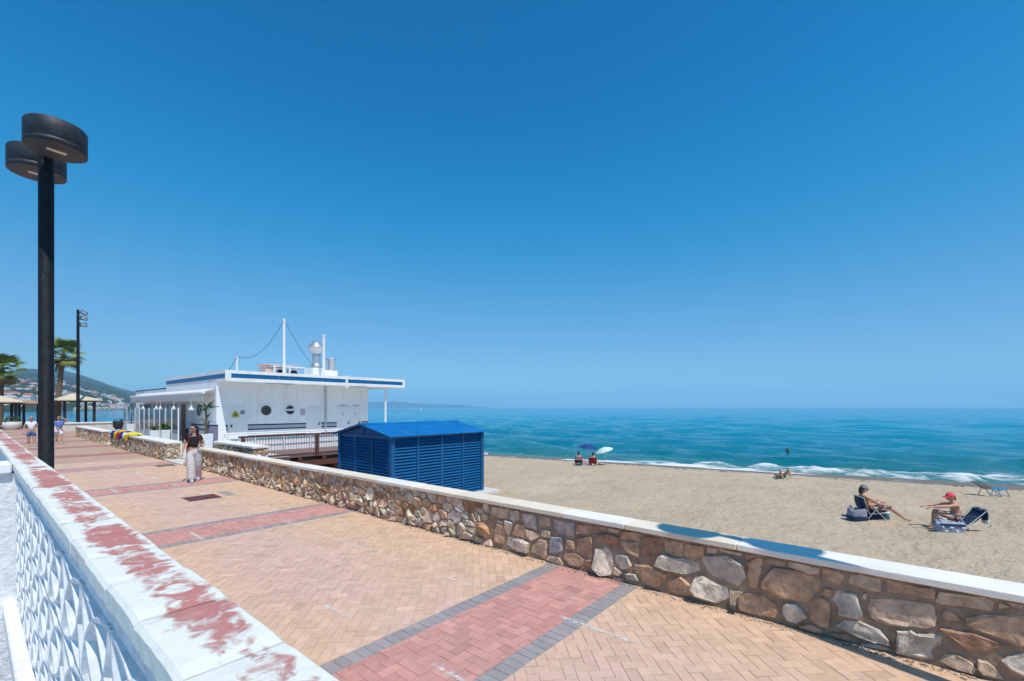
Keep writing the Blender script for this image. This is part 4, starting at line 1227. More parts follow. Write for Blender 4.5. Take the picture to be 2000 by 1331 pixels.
# gable ends and corrugated roof
ym = (hy0+hy1)/2; zr = 1.535
for x in (hx0+.02, hx1-.05):
    mb = MB(); mb.prism([(x,hy0+.03,hz1),(x,hy1-.03,hz1),(x,ym,zr-.05)], (.03,0,0)); mb.build('gable_panel', M['hut_blue'], hut)
mb = MB(); mb.box(hx0-.02, ym-.06, hz1-.01, hx0+.018, ym+.06, zr-.03); mb.build('king_post', M['hut_blue'], hut)
def roof_sheet(sy):
    """corrugated sheet: waves run across the ridge line"""
    mb = MB()
    n = 172; ov = .17
    x0, x1 = hx0-.16, hx1+.10
    ye = hy0-ov if sy < 0 else hy1+ov
    sl = (zr-hz1)/(ym-hy0)
    ze = hz1-.0+ .012 - sl*ov*0.6
    top = []; 
    for i in range(n+1):
        x = x0+(x1-x0)*i/n
        c = .016*math.cos(2*PI*i/4)
        top.append((x, c))
    vs = []
    for x, c in top: vs += [(x, ye, ze+c), (x, ym, zr+c+.02), (x, ye, ze+c-.006), (x, ym, zr+c+.014)]
    fs = []
    for i in range(n):
        a, b = i*4, i*4+4
        q = [(a, b, b+1, a+1), (a+2, a+3, b+3, b+2), (a, a+2, b+2, b)]
        fs += q if sy < 0 else [f[::-1] for f in q]
    fs += [(0,1,3,2), (n*4, n*4+2, n*4+3, n*4+1)]
    mb.add(vs, fs, False)
    mb.build('roof_sheet', M['hut_roof'], hut)
roof_sheet(-1); roof_sheet(1)
mb = MB(); mb.prism([(hx0-.18, ym-.12, zr+.008),(hx0-.18, ym, zr+.055),(hx0-.18, ym+.12, zr+.008)], (hx1-hx0+.3,0,0)); mb.build('ridge_cap', M['hut_roof'], hut)
for sy, ye in ((-1, hy0-.165), (1, hy1+.165)):
    mb = MB(); sl = (zr-hz1)/(ym-hy0)
    mb.prism([(hx0-.145, ye, hz1-.075), (hx0-.145, ym, zr-.035), (hx0-.145, ym, zr+.0), (hx0-.145, ye, hz1-.035)], (.03,0,0)); mb.build('verge_board', M['hut_blue'], hut)

# ================================================================== BEACH RESTAURANT
RX0, RX1, RY0, RY1 = 8.84, 18.4, 29.0, 39.0
rs = thing('beach_restaurant', 'white flat roofed beach restaurant with blue roof band and round windows like a ship', 'building', (13.6, 34, 0))
mb = MB(); mb.box(RX0, RY0, -1.2, RX1, RY1, 3.55); mb.build('wall', M['white_paint'], rs)
mb = MB(); mb.box(RX0+.02, RY1, -.5, RX1-3, 48.2, 3.42); mb.build('wall', M['white_paint'], rs)
mb = MB(); mb.box(RX0, RY1+.02, 3.422, RX1-3, 48.24, 3.5); w_ = mb.build('wing_parapet_cap', M['navy_stripe'], rs)
# roof slab with lit fascia boards
ROY = 27.55; RXE = 20.5
mb = MB(); mb.box(RX0+.03, ROY+.03, 3.553, RXE-.03, RY1-.02, 4.10); roof = mb.build('roof_slab', M['white_paint'], rs)
mb = MB(); mb.box(RX0-.012, ROY, 3.555, RXE, ROY+.028, 3.735); mb.build('fascia_board', M['white_paint'], roof)
mb = MB(); mb.box(RX0-.012, ROY-.01, 3.975, RXE, ROY+.028, 4.15); mb.build('fascia_board', M['white_paint'], roof)
mb = MB(); mb.box(RXE-.03, ROY+.0305, 3.555, RXE+.002, RY1, 4.15); mb.build('fascia_board', M['white_paint'], roof)
for a, b in ((RX0+.28, 11.6),(11.62, 14.25),(14.27, 15.8),(15.98, 17.5),(17.52, 19.1),(19.12, RXE-.18)):
    mb = MB(); mb.box(a, ROY+.006, 3.737, b, ROY+.026, 3.973); mb.build('blue_panel', M['blue_stripe'], roof)
mb = MB(); mb.box(RX0-.014, ROY-.012, 3.56, RX0+.27, ROY+.03, 4.152); mb.box(RXE-.17, ROY-.012, 3.56, RXE+.004, ROY+.029, 4.152); mb.build('fascia_end', M['white_paint'], roof)
mb = MB(); mb.box(15.81, ROY-.06, 3.40, 15.97, ROY-.014, 4.22); mb.build('fascia_joint_cover', M['white_metal'], roof)
mb = MB(); mb.box(RX0-.014, ROY+.04, 3.72, RX0+.01, RY1, 3.96); mb.build('blue_panel', M['blue_stripe'], rs)
mb = MB(); mb.box(RX0-.02, ROY+.04, 3.962, RX0+.028, RY1, 4.16); mb.build('fascia_board', M['white_paint'], roof)
mb = MB(); mb.box(RX0-.01, ROY+.04, 3.556, RX0+.028, RY0, 3.718); mb.build('fascia_board', M['white_paint'], roof)
# fin at the corner
mb = MB(); mb.prism([(8.36, 27.4, 0), (8.98, 27.4, 0), (8.42, 27.4, 3.3), (8.36, 27.4, 3.3)], (0,.2,0)); mb.build('corner_fin', M['white_paint'], rs)
# navy bands
for a, b in ((RX0+.14, 9.42),(10.46, 13.9),(14.92, 15.15),(15.3, 16.0),(16.98, 17.06),(17.82, RX1)):
    for z, h, m in ((1.06,.075,'navy_stripe'),(.80,.075,'navy_stripe'),(.42,.07,'navy_stripe')):
        mb = MB(); mb.box(a, RY0-.012, z, b, RY0-.002, z+h); mb.build('wall_stripe', M[m], rs)
    mb = MB(); mb.box(a, RY0-.008, .877, b, RY0-.002, 1.058); mb.build('wall_band', M['grey_stripe'], rs)
for z in (1.06,.80,.42):
    mb = MB(); mb.box(RX0-.012, RY0+.02, z, RX0-.002, 33.5, z+.075); mb.build('wall_stripe', M['navy_stripe'], rs)
# portholes
def porthole(x, z, r, y=RY0):
    mb = MB(); n = 28
    vs = []; prof = [(r, 0), (r, .045), (r-.03, .06), (r-.055, .045), (r-.055, 0)]
    for k in range(n):
        a = 2*PI*k/n
        for q, d in prof: vs.append((x+q*math.cos(a), y-d-.002, z+q*math.sin(a)))
    m = len(prof); fs = []
    for k in range(n):
        l = (k+1) % n
        for q in range(m-1): fs.append((k*m+q, k*m+q+1, l*m+q+1, l*m+q))
    mb.add(vs, fs, True)
    w = mb.build('window', M['white_metal'], rs)
    mb = MB(); mb.add([(x+(r-.05)*math.cos(2*PI*k/n), y-.012, z+(r-.05)*math.sin(2*PI*k/n)) for k in range(n)], [tuple(range(n-1,-1,-1))], False)
    mb.build('pane', M['porthole_glass'] if x < 12 else M['glass_dark'], w)
    if x > 12:
        mb = MB(); mb.box(x-r+.06, y-.04, z-.05, x+r-.06, y-.016, z+.06); mb.prism([(x+r*.35,y-.03,z+.03),(x+r*.75,y-.03,z-.3*r),(x+r*.75,y-.03,z+.5*r)], (0,.012,0)); mb.build('blind', M['white_cloth'], w)
porthole(11.47, 1.95, .35); porthole(12.89, 1.97, .33)
def door(x0, x1, h=2.12, handle='R', sign=False):
    mb = MB(); mb.box(x0-.05, RY0-.03, .02, x0, RY0-.002, h+.05); mb.box(x1, RY0-.03, .02, x1+.05, RY0-.002, h+.05); mb.box(x0, RY0-.03, h, x1, RY0-.002, h+.05)
    fr = mb.build('door_frame', M['white_paint'], rs)
    mb = MB(); mb.bbox(x0+.004, RY0-.022, .03, x1-.004, RY0-.004, h-.006, .003); d = mb.build('door', M['white_metal'], rs)
    hx = x1-.1 if handle == 'R' else x0+.1
    mb = MB(); mb.box(hx-.03, RY0-.07, .98, hx+.03, RY0-.03, 1.14); mb.build('handle', M['dark'], d)
    return d
d = door(9.5, 10.4, 2.1, 'L')
M['hazard'] = mat('hazard_yellow', (0.55,0.42,0.05), 0.6, 0.1, 8)
mb = MB(); mb.prism([(9.62,RY0-.026,1.55),(10.0,RY0-.026,1.55),(10.0,RY0-.026,1.75),(9.81,RY0-.026,1.98),(9.62,RY0-.026,1.75)], (0,.003,0)); mb.build('hazard_sign', M['hazard'], d)
mb = MB(); mb.prism([(9.73,RY0-.029,1.66),(9.89,RY0-.029,1.66),(9.81,RY0-.029,1.84)], (0,.002,0)); mb.build('hazard_mark', M['dark'], d)
mb = MB(); n = 18; mb.prism([(10.17+.13*math.cos(2*PI*k/n),RY0-.026,1.84+.13*math.sin(2*PI*k/n)) for k in range(n)], (0,.003,0)); mb.build('round_sign', M['grey_cloth'], d)
door(13.99, 14.85); 
for a, b in ((16.05, 16.95),(17.08, 17.78)):
    d = door(a, b)
    mb = MB(); 
    for k in range(7): mb.box(a+.1+k*(b-a-.2)/7, RY0-.012, 2.22, a+.1+(k+.72)*(b-a-.2)/7, RY0-.002, 2.31)
    mb.build('door_lettering', M['grey_stripe'], d)
    mb = MB(); c = (a+b)/2-.05; mb.ell((c, RY0-.024, 1.80), (.03,.004,.03), 8, 5); mb.prism([(c-.05,RY0-.026,1.58),(c+.05,RY0-.026,1.58),(c+.03,RY0-.026,1.76),(c-.03,RY0-.026,1.76)], (0,.003,0)); mb.build('toilet_sign', M['grey_stripe'], d)
M['notice'] = mat('pinkish_notice', (0.42,0.28,0.36), 0.7, 0.3, 18)
mb = MB(); mb.box(13.55, RY0-.012, 1.62, 13.82, RY0-.002, 2.05); nb_ = mb.build('notice', M['notice'], rs)
mb = MB()
for k in range(5): mb.box(13.58, RY0-.015, 1.67+k*.075, 13.79, RY0-.0125, 1.70+k*.075)
mb.build('notice_rows', M['white_cloth'], nb_)
mb = MB(); mb.tube([(15.2, RY0-.07, 0), (15.2, RY0-.07, 3.53)], .045, 10)
for z in (1.9, 3.2): mb.box(15.13, RY0-.11, z, 15.27, RY0-.002, z+.05)
mb.build('downpipe', M['galv'], rs)
for a, b in ((11.0,12.6),(16.4,17.6)):
    mb = MB(); mb.box(a, ROY+.25, 3.50, b, ROY+.36, 3.552); mb.build('soffit_light', M['galv'], rs)
mb = MB(); mb.tube([(19.25, 28.1, -2.2), (19.25, 28.1, 3.55)], .075, 10); mb.build('roof_column', M['white_metal'], rs)
# roof plant, masts and flues
mb = MB(); mb.tube([(13.05, 30.2, 4.1), (13.05, 30.2, 7.85)], .085, 10); mb.build('mast', M['white_metal'], rs)
mb = MB(); mb.tube([(9.75, 28.6, 4.1), (9.75, 28.6, 5.02)], .05, 8); mb.build('short_mast', M['white_metal'], rs)
mb = MB(); mb.tube([(15.2, 29.2, 4.1), (15.2, 29.2, 6.9)], .085, 10); mb.tube([(15.2, 29.2, 6.86), (15.2, 29.2, 6.96)], .11, 10); mb.build('mast', M['white_metal'], rs)
def wire(a, b, sag, name='mast_wire'):
    a, b = Vector(a), Vector(b); mb = MB()
    mb.tube([a.lerp(b, k/16) - Vector((0,0,sag*4*(k/16)*(1-k/16))) for k in range(17)], .014, 5); mb.build(name, M['rope'], rs)
wire((9.75,28.6,5.0), (13.05,30.2,7.82), .85); wire((13.05,30.2,7.8), (14.9,29.9,4.85), .22); wire((9.75,28.6,5.0), (9.1,27.8,4.15), .03)
mb = MB(); mb.box(12.85, 32.6, 4.1, 14.2, 33.6, 5.02); mb.box(12.75, 32.45, 5.022, 14.9, 33.7, 5.08); mb.build('plant_room', M['pink_render'], rs)
mb = MB(); mb.box(15.0, 30.3, 4.1, 15.75, 31.4, 4.84); mb.build('duct_box', M['white_paint'], rs)
mb = MB(); mb.box(15.78, 30.6, 4.1, 16.95, 31.6, 4.74); mb.build('duct_box', M['white_paint'], rs)
for x in (13.2, 14.12):
    mb = MB(); mb.bbox(x, 31.9, 4.14, x+.78, 32.25, 4.78, .02); ac = mb.build('air_conditioner', M['planter'], rs)
    mb = MB()
    for k in range(3):
        r = .23-.07*k
        n = 20; mb.tube([(x+.33+r*math.cos(2*PI*q/n), 31.885-.004*k, 4.46+r*math.sin(2*PI*q/n)) for q in range(n+1)], .012, 5, False)
    mb.prism([(x+.33+.25*math.cos(2*PI*q/20), 31.897, 4.46+.25*math.sin(2*PI*q/20)) for q in range(20)], (0,-.006,0))
    mb.build('fan_grille', M['dark'], ac)
mb = MB()
for x in (13.05, 14.05, 15.1): mb.box(x, 31.7, 4.1, x+.06, 31.76, 4.86)
mb.box(13.05, 31.7, 4.862, 15.16, 31.76, 4.93); mb.box(13.05, 31.77, 4.87, 15.16, 32.4, 4.93)
mb.build('plant_screen_frame', M['white_metal'], rs)
c = (15.6, 31.0, 4.9)
mb = MB(); mb.lathe([(.42,0),(.40,.12),(.30,.22),(.28,.25),(.28,.95),(.30,1.0),(.57,1.36),(.58,1.40),(.36,1.66),(.25,1.74),(.25,1.84),(.20,1.84)], c, 26, smooth=False); mb.build('cowl_flue', M['galv'], rs)
mb = MB(); mb.lathe([(.27,0),(.27,1.42),(.36,1.47),(.38,1.60),(.36,1.62),(.02,1.63)], (17.1, 31.8, 4.1), 22); mb.build('vent_pipe', M['galv'], rs)
# terrace front: awning, lamps, glazing, openings
mb = MB(); mb.tube([(8.05, 28.35, 2.93), (8.05, 45.4, 2.93)], .07, 10); aw = mb.build('awning_roller', M['white_metal'], rs)
M['awning'] = mat('white_awning_cloth', (0.66,0.66,0.67), 0.85, 0.06, 3)
mb = MB(); n = 40
vs = []; fs = []
for k in range(n+1):
    y = 28.4+17.0*k/n; w = .02*math.sin(k*1.3)
    vs += [(8.04+w, y, 2.87), (8.02-w, y, 2.48+.02*math.sin(k*2.1)), (8.06+w, y, 2.87), (8.04-w, y, 2.48+.02*math.sin(k*2.1))]
for k in range(n):
    a, b = k*4, k*4+4
    fs += [(a, a+1, b+1, b), (a+2, b+2, b+3, a+3), (a+1, a+3, b+3, b+1)]
mb.add(vs, fs, True); mb.build('awning_valance', M['awning'], aw)
mb = MB(); mb.prism([(8.06,28.4,2.95),(RX0-.03,28.4+.6,3.18),(RX0-.03,45.4,3.18),(8.06,45.4,2.95)], (0,0,.015)); mb.build('awning_canopy', M['awning'], aw)
mb = MB()
for y in (29.3, 33.3, 37.5, 41.5): mb.tube([(8.1,y,2.88),(8.45,y+.3,2.7),(RX0-.02,y+.1,2.75)], .03, 6)
mb.build('awning_arm', M['white_metal'], aw)
for y in (30.2, 33.6, 36.6, 37.6, 41.2):
    mb = MB(); mb.tube([(7.98,y,2.5),(7.98,y,2.22)], .012, 5); mb.lathe([(.04,2.22),(.06,2.14),(.17,1.98),(.165,1.975),(.05,2.12)], (7.98,y,0), 16, close=False); mb.build('hanging_lamp', M['white_metal'], rs)
# dark openings with frames on the long side
for y0, y1, m in ((34.3,35.4,'terracotta_door'),(36.1,38.6,'glass_dark'),(39.4,42.2,'glass_dark'),(42.6,46.6,'glass_dark')):
    mb = MB(); mb.box(RX0-.03, y0, .25 if m == 'glass_dark' else 0.02, RX0-.003, y1, 2.35); w = mb.build('door' if m != 'glass_dark' else 'window', M[m], rs)
    mb = MB(); mb.box(RX0-.06, y0-.08, 0, RX0-.004, y0-.003, 2.42); mb.box(RX0-.06, y1+.003, 0, RX0-.004, y1+.08, 2.42); mb.box(RX0-.06, y0, 2.36, RX0-.004, y1, 2.42)
    if m == 'glass_dark':
        k = y0+.7
        while k < y1-.3:
            mb.box(RX0-.05, k, .25, RX0-.032, k+.05, 2.355); k += .75
    mb.build('frame', M['white_metal'], w)
mb = MB(); n = 20; mb.prism([(RX0-.01, 31.9+.34*math.cos(2*PI*k/n), 1.95+.34*math.sin(2*PI*k/n)) for k in range(n)], (-.03,0,0)); mb.build('window', M['glass_dark'], rs)
# wind screen of glass panels on a low wall along the terrace
M['screen_glass'] = mat('terrace_screen_glass', (0.20,0.26,0.28), 0.05, 0.1, 3, alpha=0.35)
ws = thing('glass_wind_screen', 'row of glass wind screens along the restaurant terrace', 'glass screen', (7.75, 38, 0))
y = 31.6
while y < 45.0:
    mb = MB(); mb.box(7.72, y+.05, .62, 7.74, y+1.27, 2.05); g_ = mb.build('glass_panel', M['screen_glass'], ws)
    mb = MB(); mb.box(7.70, y, 0, 7.76, y+.045, 2.1); mb.build('post', M['white_metal'], ws)
    mb = MB(); mb.box(7.705, y+.05, .05, 7.755, y+1.27, .60); mb.build('lower_panel', M['grey_stripe'], ws)
    y += 1.33
# chairs and tables half seen behind the screens
for k in range(5):
    y = 33+k*2.4
    t = thing('cafe_table', ['dark cafe table behind the glass screen nearest the brown door','dark cafe table behind the glass screens by the first wide window','dark cafe table behind the middle glass screens','dark cafe table behind the glass screens below the long awning','dark cafe table at the far end of the glass screens'][k], 'table', (8.25, y, 0))
    mb = MB(); mb.bbox(-.3,-.3,.72,.3,.3,.76,.01); mb.build('table_top', M['brown_wood'], t, (0,0,0))
    mb = MB(); mb.tube([(0,0,0),(0,0,.72)], .04, 8); mb.lathe([(.25,0),(.25,.02),(.05,.04)], (0,0,0), 12); mb.build('pedestal', M['dark'], t, (0,0,0))

# chairs on the terrace behind the glass
cp = None
for k, (y, x, l) in enumerate(((32.5,8.15,'dark cafe chair nearest the brown door'),(34.9,8.2,'dark cafe chair by the second table from the door'),(36.0,8.1,'dark cafe chair between the second and third table'),(38.3,8.2,'dark cafe chair by the middle table on the terrace'),(40.7,8.15,'dark cafe chair by the fourth table from the door'),(43.2,8.2,'dark cafe chair at the far end of the terrace'))):
    if cp is None:
        cp = thing('cafe_chair', l, 'chair', (x, y, 0), .3, group='cafe chairs on the terrace')
        mb = MB(); mb.bbox(-.21,-.21,.43,.21,.21,.46,.01); mb.build('seat', M['dark'], cp, (0,0,0))
        mb = MB(); mb.bbox(-.21,-.235,.5,.21,-.205,.88,.01); mb.build('backrest', M['dark'], cp, (0,0,0))
        for sx in (-.19,.19):
            mb = MB(); mb.tube([(sx,.19,0),(sx,.19,.43)], .014, 6); mb.build('leg', M['galv'], cp, (0,0,0))
            mb = MB(); mb.tube([(sx,-.22,0),(sx,-.22,.86)], .014, 6); mb.build('leg', M['galv'], cp, (0,0,0))
    else:
        c2 = dup(cp); c2.location = (x, y, 0); c2.rotation_euler = (0,0,.3+k*1.1); c2['label'] = l

# ---------------- dark grey box post by the planter
t = thing('grey_pillar', 'dark grey square pillar beside the large white planter', 'pillar', (7.75, 25.9, 0))
mb = MB(); mb.bbox(7.57, 25.72, 0, 7.93, 26.08, 1.22, .015); mb.build('shaft', M['grey_cap'], t)
mb = MB(); mb.bbox(7.55, 25.70, 1.222, 7.95, 26.10, 1.27, .01); mb.build('cap', M['navy_stripe'], t)

# ================================================================== DECK AND RAILINGS
dk = thing('timber_deck', 'brown timber deck on posts between the restaurant and the blue hut', 'deck', (13, 24, 0))
mb = MB()
for k in range(26):
    y = 20.0+k*.145
    mb.box(6.98, y, -.05, 20.3, y+.137, -.008+random.gauss(0,.0015))
o = mb.build('deck_boards', M['deck_wood'], dk); o['kind'] = 'stuff'
for x in (8.2, 9.3, 10.4, 11.5, 12.6, 14.5, 16.5):
    mb = MB(); mb.box(x-.06, 19.93, -.22, x+.06, 23.7, -.052); mb.build('joist', M['brown_wood'], dk)
mb = MB(); mb.box(6.98, 19.95, -.46, 17, 20.09, -.23); mb.build('edge_beam', M['brown_wood'], dk)
for x in (8.6, 11.05, 13.6, 16.2):
    mb = MB(); mb.box(x-.1, 20.12, -1.5, x+.1, 20.3, -.23); mb.build('post', M['brown_wood'], dk)
rl = thing('deck_railing', 'brown timber railing with thin pale balusters along the deck edge', 'railing', (10, 20, 0))
mb = MB(); mb.box(6.9, 19.94, .90, 14.6, 20.10, .975); mb.build('top_rail', M['brown_wood'], rl)
mb = MB(); mb.box(6.98, 19.98, .05, 14.6, 20.06, .12); mb.build('bottom_rail', M['brown_wood'], rl)
mb = MB(); mb.box(6.98, 20.005, .78, 14.6, 20.03, .80); mb.build('middle_rail', M['galv'], rl)
for x in (7.05, 10.1, 13.2):
    mb = MB(); mb.box(x-.055, 19.95, -.04, x+.055, 20.09, .897); mb.build('post', M['brown_wood'], rl)
bal = MB(); bal.tube([(0,0,.12),(0,0,.9)], .013, 6); bme = bal.mesh('baluster'); bme.materials.append(M['baluster'])
x = 7.22
while x < 14.5:
    if min(abs(x-p) for p in (7.05,10.1,13.2)) > .08:
        o = link('baluster', bme, rl); o.location = (x-10, .02, 0)
    x += .115
pw = thing('parapet_wall', 'low white parapet wall under the white tube railing', 'wall', (12, 24, 0))
mb = MB(); mb.bbox(7.8, 23.75, -.02, 17.2, 23.9, .66, .012); mb.build('wall_body', M['white_paint'], pw)
wr = thing('white_pipe_railing', 'white tube railing in front of the restaurant side wall', 'railing', (12, 24, 0))
mb = MB(); mb.tube([(7.5,23.6,.02),(7.5,23.6,.90),(17,23.6,.90)], .035, 8); mb.build('top_tube', M['white_metal'], wr)
mb = MB(); mb.tube([(7.52,23.62,.52),(17,23.62,.52)], .022, 8); mb.build('lower_tube', M['white_metal'], wr)
for k in range(1, 8):
    mb = MB(); x = 7.5+k*1.35; y = 23.6; mb.tube([(x,y,0),(x,y,.87)], .028, 8); mb.build('upright', M['white_metal'], wr)
mb = MB(); mb.tube([(7.5,23.62,.86),(8.3,23.72,.04)], .028, 8); mb.build('brace', M['white_metal'], wr)

# ================================================================== PLANTERS, BIN, TOWELS
leafm = [leaf_mesh(.34, .07, 'leaf', M['leaf']), leaf_mesh(.26, .09, 'leaf', M['leaf']), leaf_mesh(.3, .05, 'leaf', M['leaf_lime'])]
def planter(x, y, w, h, label, plant, ph):
    t = thing('potted_plant', label, 'potted plant', (x, y, 0), random.uniform(-.1,.1), group='white planters on the terrace')
    mb = MB(); a, b = w*.42, w*.5
    def sq(s, z): return [(-s,-s,z),(s,-s,z),(s,s,z),(-s,s,z)]
    vs = sq(a,0)+sq(b,h)+sq(b-.04,h)+sq(b-.05,h-.06)
    fs = [(3,2,1,0),(12,13,14,15)]
    for k in range(3):
        for i in range(4): fs.append((k*4+i, k*4+(i+1)%4, k*4+4+(i+1)%4, k*4+4+i))
    mb.add(vs, fs, False); mb.build('pot', M['planter'], t, (0,0,0))
    mb = MB(); mb.box(-b+.05,-b+.05,h-.07,b-.05,b-.05,h-.045); mb.build('soil', M['mortar'], t, (0,0,0))
    def put(p, d, sc, me):
        o = link('leaf', me, t); o.location = p
        o.rotation_euler = Vector(d).to_track_quat('Y', 'Z').to_euler(); o.scale = (sc,sc,sc)
    if plant == 'palm':
        mb = MB(); mb.tube([(0,0,h-.06),(.03,0,h+ph*.4),(.0,.02,h+ph*.62)], [.06,.045,.035], 8); mb.tube([(.06,.05,h-.06),(.16,.1,h+ph*.3)], [.04,.03], 7); mb.build('trunk', M['palm_trunk'], t, (0,0,0))
        for k in range(30):
            a = random.uniform(0,2*PI); e = random.uniform(-.5,1.3)
            z = h+ph*(.60 if k < 22 else .3)
            put((0,0,z), (math.cos(a),math.sin(a),e), random.uniform(1.3,2.1), leafm[0 if k < 22 else 2])
    elif plant == 'ball':
        mb = MB(); mb.tube([(0,0,h-.06),(0,0,h+ph*.7)], .03, 7); mb.build('stem', M['palm_trunk'], t, (0,0,0))
        for k in range(70):
            d = Vector((random.gauss(0,1),random.gauss(0,1),random.gauss(0,1))).normalized()
            low = k > 48
            c = Vector((0,0,h+(.12 if low else ph*.72))); r = .26 if low else .34
            put(c+d*r*random.uniform(.3,1), d+Vector((0,0,.3)), random.uniform(.6,1.0), leafm[2 if random.random() < .25 else 1])
    else:
        for k in range(34):
            a = random.uniform(0,2*PI); e = random.uniform(.7,3)
            put((random.gauss(0,.08),random.gauss(0,.08),h-.05), (math.cos(a),math.sin(a),e), random.uniform(1.0,ph/.3), leafm[2 if k % 3 == 0 else 0])
planter(7.1, 24.7, .48, .9, 'large white planter with a young palm behind the walking woman', 'palm', 2.0)
planter(7.45, 33.2, .42, .8, 'white planter with spiky lime leaves in front of the glass screens', 'spiky', .62)
planter(7.4, 35.2, .58, .72, 'wide white planter with sparse leaves beside the spiky one', 'spiky', .45)
planter(7.6, 42.8, .62, .95, 'white planter with a ball shaped bush at the far end of the terrace', 'ball', 1.25)
t = thing('litter_bin', 'black litter bin standing on the far terrace before the sea', 'bin', (8.1, 50.5, 0))
mb = MB(); mb.lathe([(.16,0),(.16,.28),(.22,.32),(.34,.5),(.36,.95),(.33,1.0),(.28,1.0)], (8.1,50.5,0), 18); mb.build('drum', M['black_metal'], t)
mb = MB(); mb.tube([(8.1+.3*math.cos(k*PI/8),50.5,1.0+.14*math.sin(k*PI/8)) for k in range(9)], .02, 6); mb.build('hoop', M['black_metal'], t)

TC = {'navy':(0.02,0.03,0.12),'yellow':(0.75,0.50,0.02),'red':(0.60,0.03,0.03),'orange':(0.80,0.20,0.03),'white':(0.75,0.74,0.72),'lime':(0.55,0.60,0.05),'pale blue':(0.35,0.55,0.75)}
rn2 = random.Random(3)
def towel(y, col, label, L, hang):
    key = 'towel_'+col.replace(' ','_')
    if key not in M: M[key] = mat(key, TC[col], 0.9, 0.1, 8)
    mb = MB(); nu, nv = 8, 10; vs = []
    for j in range(nv+1):
        for i in range(nu+1):
            u = i/nu-.5; v = j/nv
            s = v*(L+hang)
            yy = y+u*.62*(1-.25*v)+.03*math.sin(6*v+y*3)
            fold = .035*math.sin(u*16+y*5+2*v)+.02*math.sin(v*9+u*5)
            if s < L: vs.append((5.42-s*.9, yy, .80+fold*.9+.07*(1-abs(u)*2)))
            else: vs.append((4.955-.01*abs(u)-.5*abs(fold), yy, .78-(s-L)+fold*.4))
    fs = [(j*(nu+1)+i, j*(nu+1)+i+1, (j+1)*(nu+1)+i+1, (j+1)*(nu+1)+i) for j in range(nv) for i in range(nu)]
    mb.add(vs, fs, True)
    o = mb.build('towel', M[key], None, (5.2, y, .76)); o.location = (5.2, y, .76)
    md = o.modifiers.new('thickness', 'SOLIDIFY'); md.thickness = .012
    tag(o, label, 'towel', 'towels for sale heaped on the stone wall')
for y, c, l, L, h in ((33.0,'pale blue','pale blue towel at the far end of the towel heap',.5,.1),(32.4,'navy','navy blue towel hanging at the far end of the wall',.5,.3),(31.7,'yellow','yellow towel between the far navy towel and the red one',.5,.28),
        (31.0,'red','red towel in the middle of the heap on the wall',.5,.33),(30.3,'navy','navy blue towel between the red and the white towel',.5,.26),(29.6,'white','white towel draped on the wall coping',.5,.2),(29.0,'yellow','yellow towel hanging lowest at the near end of the heap',.5,.34),(28.2,'lime','lime yellow towel lying flat at the near end of the heap',.42,.05),(30.9,'orange','orange towel peeping out on top of the red towel',.36,.03)):
    towel(y, c, l, L, h)

# ================================================================== PERGOLAS
def pergola(x0, y0, x1, y1, h, rise, m, label):
    t = thing('shade_pergola', label, 'pergola', ((x0+x1)/2, (y0+y1)/2, 0), group='shade pergolas by the palms')
    for x in (x0+.1, x1-.1):
        for y in (y0+.1, y1-.1):
            mb = MB(); mb.box(x-.11, y-.11, 0, x+.11, y+.11, h); mb.build('post', M['black_metal'], t)
    cx, cy = (x0+x1)/2, (y0+y1)/2
    mb = MB(); e = .5
    P = [(x0-e,y0-e,h),(x1+e,y0-e,h),(x1+e,y1+e,h),(x0-e,y1+e,h)]
    A = (cx-.3,cy,h+rise)
    vs = P+[A]+[(p[0],p[1],p[2]-.12) for p in P]+[(A[0],A[1],A[2]-.12)]
    fs = [(0,1,4),(1,2,4),(2,3,4),(3,0,4),(6,5,9),(7,6,9),(8,7,9),(5,8,9)]
    for i in range(4): fs.append((i,5+i,5+(i+1)%4,(i+1)%4))
    mb.add(vs, fs, False); mb.build('canopy', M[m], t)
    mb = MB()
    for a, b in ((0,1),(1,2),(2,3),(3,0)): mb.tube([Vector(P[a])-Vector((0,0,.14)), Vector(P[b])-Vector((0,0,.14))], .06, 6)
    mb.build('edge_beam', M['brown_wood'], t)
pergola(-.6, 66, 3.0, 73, 2.7, 1.0, 'canvas', 'cream canvas shade pergola at the left edge by the short palm')
pergola(3.6, 71, 5.3, 78, 2.6, .35, 'canvas_tan', 'tan roofed shade pergola behind the walking couple')
pergola(6.0, 63.5, 8.4, 69, 2.9, .7, 'canvas', 'cream shade pergola between the tall palm and the floodlight mast')
t = thing('barrel_planter', 'round stone planter with a low shrub under the left pergola', 'planter', (2.6, 64.5, 0))
mb = MB(); mb.lathe([(.5,0),(.68,.35),(.62,.75),(.55,.75)], (2.6,64.5,0), 18); mb.build('pot', M['concrete'], t)
mb = MB()
for k in range(90):
    d = Vector((random.gauss(0,1),random.gauss(0,1),abs(random.gauss(0,1)))).normalized(); p = Vector((2.6,64.5,.75))+d*random.uniform(.2,.55)
    s = Vector((random.gauss(0,1),random.gauss(0,1),random.gauss(0,1))).normalized()*.12
    mb.add([p, p+s, p+s+d*.15, p+d*.15], [(0,1,2,3)], False)
mb.build('shrub', M['leaf'], t)
